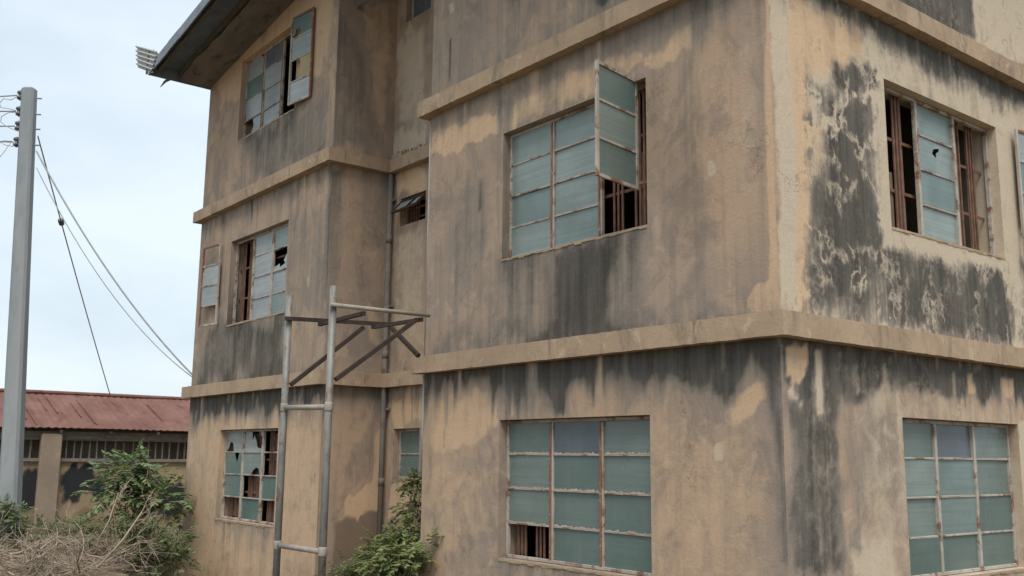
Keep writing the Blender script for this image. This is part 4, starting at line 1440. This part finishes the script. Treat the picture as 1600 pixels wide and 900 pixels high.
mb = MB()
nx = 60
gx = np.concatenate([np.linspace(-600, -40, 8)[:-1], np.linspace(-40, -14, 20)[:-1], np.linspace(-14, 6, 60), np.linspace(6, 30, 16)[1:], np.linspace(30, 600, 8)[1:]])
gy = np.concatenate([np.linspace(-600, -20, 8)[:-1], np.linspace(-20, -4, 12)[:-1], np.linspace(-4, 3, 40), np.linspace(3, 30, 16)[1:], np.linspace(30, 600, 8)[1:]])
gv = [(x, y, gz(x, y)) for y in gy for x in gx]
me = bpy.data.meshes.new('ground')
me.from_pydata(gv, [], [(j * len(gx) + i, j * len(gx) + i + 1, (j + 1) * len(gx) + i + 1, (j + 1) * len(gx) + i) for j in range(len(gy) - 1) for i in range(len(gx) - 1)])
me.materials.append(M['ground'])
go = bpy.data.objects.new('ground', me)
COL.objects.link(go)
go['kind'] = 'structure'

# ------------------------------------------------------------------ vegetation


class Leaves:
    def __init__(s):
        s.v, s.f = [], []

    def leaf(s, p, d, up, L, W, fold=.25):
        d = d / (np.linalg.norm(d) + 1e-9)
        x = np.cross(d, up)
        x /= np.linalg.norm(x) + 1e-9
        n = np.cross(x, d)
        b = len(s.v)
        s.v += [tuple(q) for q in (p, p + d * L * .35 + x * W - n * fold * W, p + d * L * .75 + x * W * .7 - n * fold * W - n * L * .06, p + d * L - n * L * .14,
                                   p + d * L * .75 - x * W * .7 - n * fold * W - n * L * .06, p + d * L * .35 - x * W - n * fold * W, p + d * L * .5)]
        s.f += [(b, b + 1, b + 6), (b + 1, b + 2, b + 6), (b + 2, b + 3, b + 6), (b + 6, b + 3, b + 4), (b + 6, b + 4, b + 5), (b, b + 6, b + 5)]

    def build(s, name, mat, parent):
        me = bpy.data.meshes.new(name)
        me.from_pydata(s.v, [], s.f)
        me.materials.append(mat)
        o = bpy.data.objects.new(name, me)
        COL.objects.link(o)
        return local(o, parent)


def rv(s=1.0):
    v = rng.normal(size=3)
    return v / np.linalg.norm(v) * s


def frond(lv, p, d, L, n, leafL, leafW, droop=.5):
    """compound leaf: a curved rib with paired leaflets"""
    d = d / np.linalg.norm(d)
    q = np.array(p, float)
    pts = [q.copy()]
    for i in range(n):
        d = d + np.array([0, 0, -droop / n])
        d /= np.linalg.norm(d)
        q = q + d * L / n
        pts.append(q.copy())
        sd = np.cross(d, (0, 0, 1.))
        sd /= np.linalg.norm(sd) + 1e-9
        k = 1 - .5 * abs(i / n - .45)
        for s in (-1, 1):
            lv.leaf(q, sd * s + d * .7 + rv(.18), np.array([0, 0, 1.]) + rv(.3), leafL * k * rng.uniform(.8, 1.2), leafW * k)
    lv.leaf(q, d, np.array([0, 0, 1.]), leafL, leafW)
    return pts


def bush(name, label, cat, centre, blobs, mat, nfr=40, frL=.3, leafL=.07, leafW=.018, n=6, group=None, seed=0, droop=.6, stems=6):
    global rng
    rng = np.random.default_rng(seed)
    t = thing(name, label, cat, group, loc=tuple(centre))
    lv = Leaves()
    st = MB()
    c0 = np.array(centre, float)
    for (bx, r, k) in blobs:
        bx = np.array(bx, float)
        for i in range(int(nfr * k)):
            dv = rv()
            dv[2] = abs(dv[2]) * .9 + .05 if rng.random() < .72 else dv[2]
            p = bx + dv * r * rng.uniform(.25, 1.0) ** .6 * np.array([1, 1, .9])
            dr = dv * .7 + np.array([0, 0, .35]) + rv(.8)
            pts = frond(lv, p, dr, frL * rng.uniform(.6, 1.25), n, leafL, leafW, droop)
            if i % 3 == 0:
                st.tube(pts, [.004] * len(pts), 4, cap=False)
        for i in range(stems):
            e = bx + rv(r * .6)
            s_ = c0 + np.array([rng.normal() * .08, rng.normal() * .08, 0])
            mid = lerp(s_, e, .5) + rv(.06)
            st.tube([s_, mid, e], [.014, .010, .004], 6)
    lv.build('foliage', mat, t)
    local(st.build('stem', M['stem'], None, smooth=True), t)
    return t


# bush and climber in the recess, spilling in front of the near block's corner
pb = lambda px, py, y: on(px, py, 1, y)
bush('shrub', 'leafy green shrub climbing the corner of the recess beside the near block', 'shrub', (-5.35, -.05, -.44),
     [(pb(628, 876, -.1), .2, 1.2), (pb(645, 835, .2), .12, .7), (pb(643, 800, .35), .10, .45), (pb(650, 772, .4), .09, .4), (pb(650, 756, .45), .06, .22), (pb(608, 900, -.1), .22, 1.1), (pb(650, 886, -.15), .13, .6), (pb(664, 852, -.12), .05, .16), (pb(622, 850, .2), .11, .4)],
     M['leaf'], nfr=64, frL=.17, leafL=.07, leafW=.021, n=4, seed=3, droop=.9)
bush('shrub', 'lower greyish green shrub against the foot of the downpipe', 'shrub', (-6.2, -.05, -.44),
     [(pb(600, 885, .1), .26, 1.2), (pb(575, 905, .1), .24, 1.0), (pb(596, 862, .3), .18, .7), (pb(550, 905, .1), .18, .6)],
     M['leaf'], nfr=60, frL=.2, leafL=.07, leafW=.02, n=5, seed=5, droop=.9)
bush('weed_plant', 'small weedy tuft at the foot of the pipe frame', 'plant', (-6.9, -.35, -.44),
     [(pb(530, 905, -.3), .14, .7)], M['weed'], nfr=36, frL=.2, leafL=.05, leafW=.013, n=5, seed=6, stems=3)

# tall plant with layered leaves in front of the sooty wall
pc = at(205, 775, 15.6)
pg = pc.copy(); pg[2] = 0
bl = []
for (px, py, r, k) in ((205, 740, .22, .8), (180, 757, .22, .8), (232, 755, .24, .9), (205, 778, .3, 1.0), (170, 780, .2, .6), (250, 782, .22, .7), (212, 808, .22, .5), (265, 790, .14, .3)):
    bl.append((at(px, py, 15.6 + rng.uniform(-.2, .2)), r, k))
bush('tall_plant', 'tall deep green plant with layered feathery leaves before the sooty wall', 'plant', pg, bl, M['bluegreen'], nfr=36, frL=.36, leafL=.12, leafW=.03, n=6, seed=8, droop=.9, stems=3)
for (lb, pts_, mt, sd) in (
    ('low green weed clump against the corner of the tan block', ((262, 872, .24), (278, 850, .2), (240, 885, .24), (280, 890, .2), (215, 885, .22)), 'bluegreen', 12),
    ('dull green weed clump behind the dry brush', ((225, 850, .28), (190, 845, .26), (160, 840, .24), (235, 838, .16), (130, 835, .2), (205, 865, .24)), 'weed', 13),
    ('sparse weed clump between the utility pole and the dry brush', ((60, 835, .2), (90, 842, .2), (35, 845, .18), (120, 838, .2)), 'weed', 14),
    ('green creeper growing around the foot of the concrete pole', ((8, 825, .18), (16, 850, .2), (5, 800, .12), (22, 815, .1)), 'bluegreen', 15),
):
    bb_ = [(at(px, py, 14.6 if sd in (12, 13) else 16.2), r, 1.0) for px, py, r in pts_]
    g0 = bb_[0][0].copy(); g0[2] = 0
    bush('weed_clump', lb, 'plant', g0, bb_, M[mt], nfr=34, frL=.22, leafL=.065, leafW=.017, n=5, group='weed clumps on the ground at left', seed=sd, stems=3)

# heap of dry cut branches
rng = np.random.default_rng(21)
hc = on(110, 893, 2, 0.0)
heap = thing('brush_pile', 'heap of dry pale cut branches on the ground beside the concrete pole', 'brush pile', loc=tuple(hc))


def branch(mb, p, d, L, r, depth, mi):
    n = max(3, int(L / .12))
    pts = [np.array(p, float)]
    dd = d / np.linalg.norm(d)
    for i in range(n):
        dd = dd + rv(.34) + np.array([0, 0, -.03])
        dd /= np.linalg.norm(dd)
        q = pts[-1] + dd * L / n
        q[2] = max(q[2], .02)
        pts.append(q)
    rad = [max(.0022, r * (1 - .75 * i / n)) for i in range(n + 1)]
    mb.tube(pts, rad, 5, mi)
    if depth > 0:
        for k in range(rng.integers(2, 5)):
            i = rng.integers(1, n)
            branch(mb, pts[i], dd + rv(.9), L * rng.uniform(.35, .65), rad[i] * .65, depth - 1, mi)


mb = MB()
for i in range(190):
    t = rng.uniform(-1.9, .55)
    dp_ = rng.uniform(-1.3, 1.0)
    hgt = .42 * math.exp(-((t + .5) / 1.4) ** 2) * math.exp(-((dp_ - .1) / .9) ** 2)
    p = hc + side * t + hd * dp_ + np.array([0, 0, rng.uniform(0.02, max(.05, hgt))])
    d = side * rng.normal() + hd * rng.normal() * .6 + np.array([0, 0, rng.normal() * .35 + .12])
    branch(mb, p, d, rng.uniform(.4, .95), rng.uniform(.005, .012), 2, 0 if rng.random() < .62 else 1)
local(mb.build('dry_branch', [M['twig'], M['twigdark']], None, smooth=True), heap)
# the few thick pale limbs that stick out
mb = MB()
for (a, b, r) in (((150, 890), (222, 800), .017), ((40, 880), (95, 845), .02), ((60, 860), (92, 838), .016), ((0, 868), (60, 852), .02), ((150, 850), (185, 770), .008)):
    pa, pb_ = at(*a, 13.1), at(*b, 13.5)
    pa[2] = max(pa[2], .03)
    pm = lerp(pa, pb_, .5) + rv(.05)
    mb.tube([pa, pm, pb_], [r, r * .8, r * .5], 6, 0)
    for k in range(4):
        branch(mb, lerp(pm, pb_, rng.uniform(0, .9)), (pb_ - pa) + rv(.5), .35, r * .4, 1, 0)
local(mb.build('thick_limb', [M['twig'], M['twigdark']], None, smooth=True), heap)

# grass and weeds on the ground
rng = np.random.default_rng(31)
lv = Leaves()
vv, ff = [], []
for i in range(9000):
    if i < 6500:
        x, y = rng.uniform(-19.4, -11.2), rng.uniform(-5, 3)
    else:
        x, y = rng.uniform(-6.8, 4.5), rng.uniform(-2.6, -.12)
    if x > XL - .1 and y > -.05:
        continue
    q2 = np.array([x, y, 0]) - hc
    if abs(q2 @ side + .4) < 1.5 and -1.6 < q2 @ hd < .9:
        continue
    if mnoise.noise(Vector((x * .55, y * .55, 3))) < -.12:
        continue
    h = rng.uniform(.06, .26)
    a = rng.uniform(0, 6.28)
    w = rng.uniform(.004, .009)
    e = np.array([math.cos(a), math.sin(a)])
    l_ = rng.uniform(.1, .6) * h
    b = len(vv)
    zz = gz(x, y) - .01
    vv += [(x - e[1] * w, y + e[0] * w, zz), (x + e[1] * w, y - e[0] * w, zz), (x + e[0] * l_ * .4 + e[1] * w * .7, y + e[1] * l_ * .4 - e[0] * w * .7, zz + h * .6),
           (x + e[0] * l_ * .4 - e[1] * w * .7, y + e[1] * l_ * .4 + e[0] * w * .7, zz + h * .6), (x + e[0] * l_, y + e[1] * l_, zz + h)]
    ff += [(b, b + 1, b + 2, b + 3), (b + 3, b + 2, b + 4)]
me = bpy.data.meshes.new('grass')
me.from_pydata(vv, [], ff)
me.materials.append(M['grass'])
gr = bpy.data.objects.new('grass', me)
COL.objects.link(gr)
tag(gr, 'short dry grass scattered over the earth', None, None, 'stuff')

# ------------------------------------------------------------------ sky and sun
w = bpy.data.worlds.new('World')
scene.world = w
w.use_nodes = True
nt = w.node_tree
nt.nodes.clear()
out = nt.nodes.new('ShaderNodeOutputWorld')
bg = nt.nodes.new('ShaderNodeBackground')
nt.links.new(bg.outputs[0], out.inputs[0])
sky = nt.nodes.new('ShaderNodeTexSky')
sky.sky_type = 'NISHITA'
sky.sun_disc = False
SUN_EL, SUN_AZ = R(58), R(-35)                  # azimuth of the sun, measured from +x towards +y
sky.sun_elevation = SUN_EL
sky.sun_rotation = R(90) - SUN_AZ
sky.dust_density = 2.5
sky.air_density = 1.2
tcw = nt.nodes.new('ShaderNodeTexCoord')
mp = nt.nodes.new('ShaderNodeMapping')
nt.links.new(tcw.outputs['Generated'], mp.inputs[0])
mp.inputs['Scale'].default_value = (1.0, 1.0, 2.6)
nz = nt.nodes.new('ShaderNodeTexNoise')
nt.links.new(mp.outputs[0], nz.inputs['Vector'])
nz.inputs['Scale'].default_value = 2.2
nz.inputs['Detail'].default_value = 5
nz.inputs['Roughness'].default_value = .5
ramp = nt.nodes.new('ShaderNodeValToRGB')
nt.links.new(nz.outputs['Fac'], ramp.inputs[0])
ramp.color_ramp.elements[0].position = .36
ramp.color_ramp.elements[1].position = .60
ramp.color_ramp.elements[0].color = (6.2, 7.35, 8.35, 1)
ramp.color_ramp.elements[1].color = (8.2, 9.2, 9.9, 1)
mx = nt.nodes.new('ShaderNodeMix')
mx.data_type = 'RGBA'
mx.inputs[0].default_value = .86
nt.links.new(sky.outputs[0], mx.inputs[6])
nt.links.new(ramp.outputs[0], mx.inputs[7])
nt.links.new(mx.outputs[2], bg.inputs[0])
bg.inputs[1].default_value = 0.055

sun = bpy.data.lights.new('sun', 'SUN')
sun.energy = 1.5
sun.angle = R(30)
sun.color = (1.0, .95, .87)
so = bpy.data.objects.new('sun', sun)
COL.objects.link(so)
dv = Vector((math.cos(SUN_EL) * math.cos(SUN_AZ), math.cos(SUN_EL) * math.sin(SUN_AZ), math.sin(SUN_EL)))
so.rotation_euler = dv.to_track_quat('Z', 'Y').to_euler()
so.location = (10, -10, 20)

vs = scene.view_settings
vs.view_transform = 'Standard'
vs.look = 'None'
vs.exposure = 1.08
vs.gamma = 1.0
vs.use_curve_mapping = False
scene.render.engine = 'CYCLES'
scene.cycles.max_bounces = 6
scene.cycles.use_denoising = True
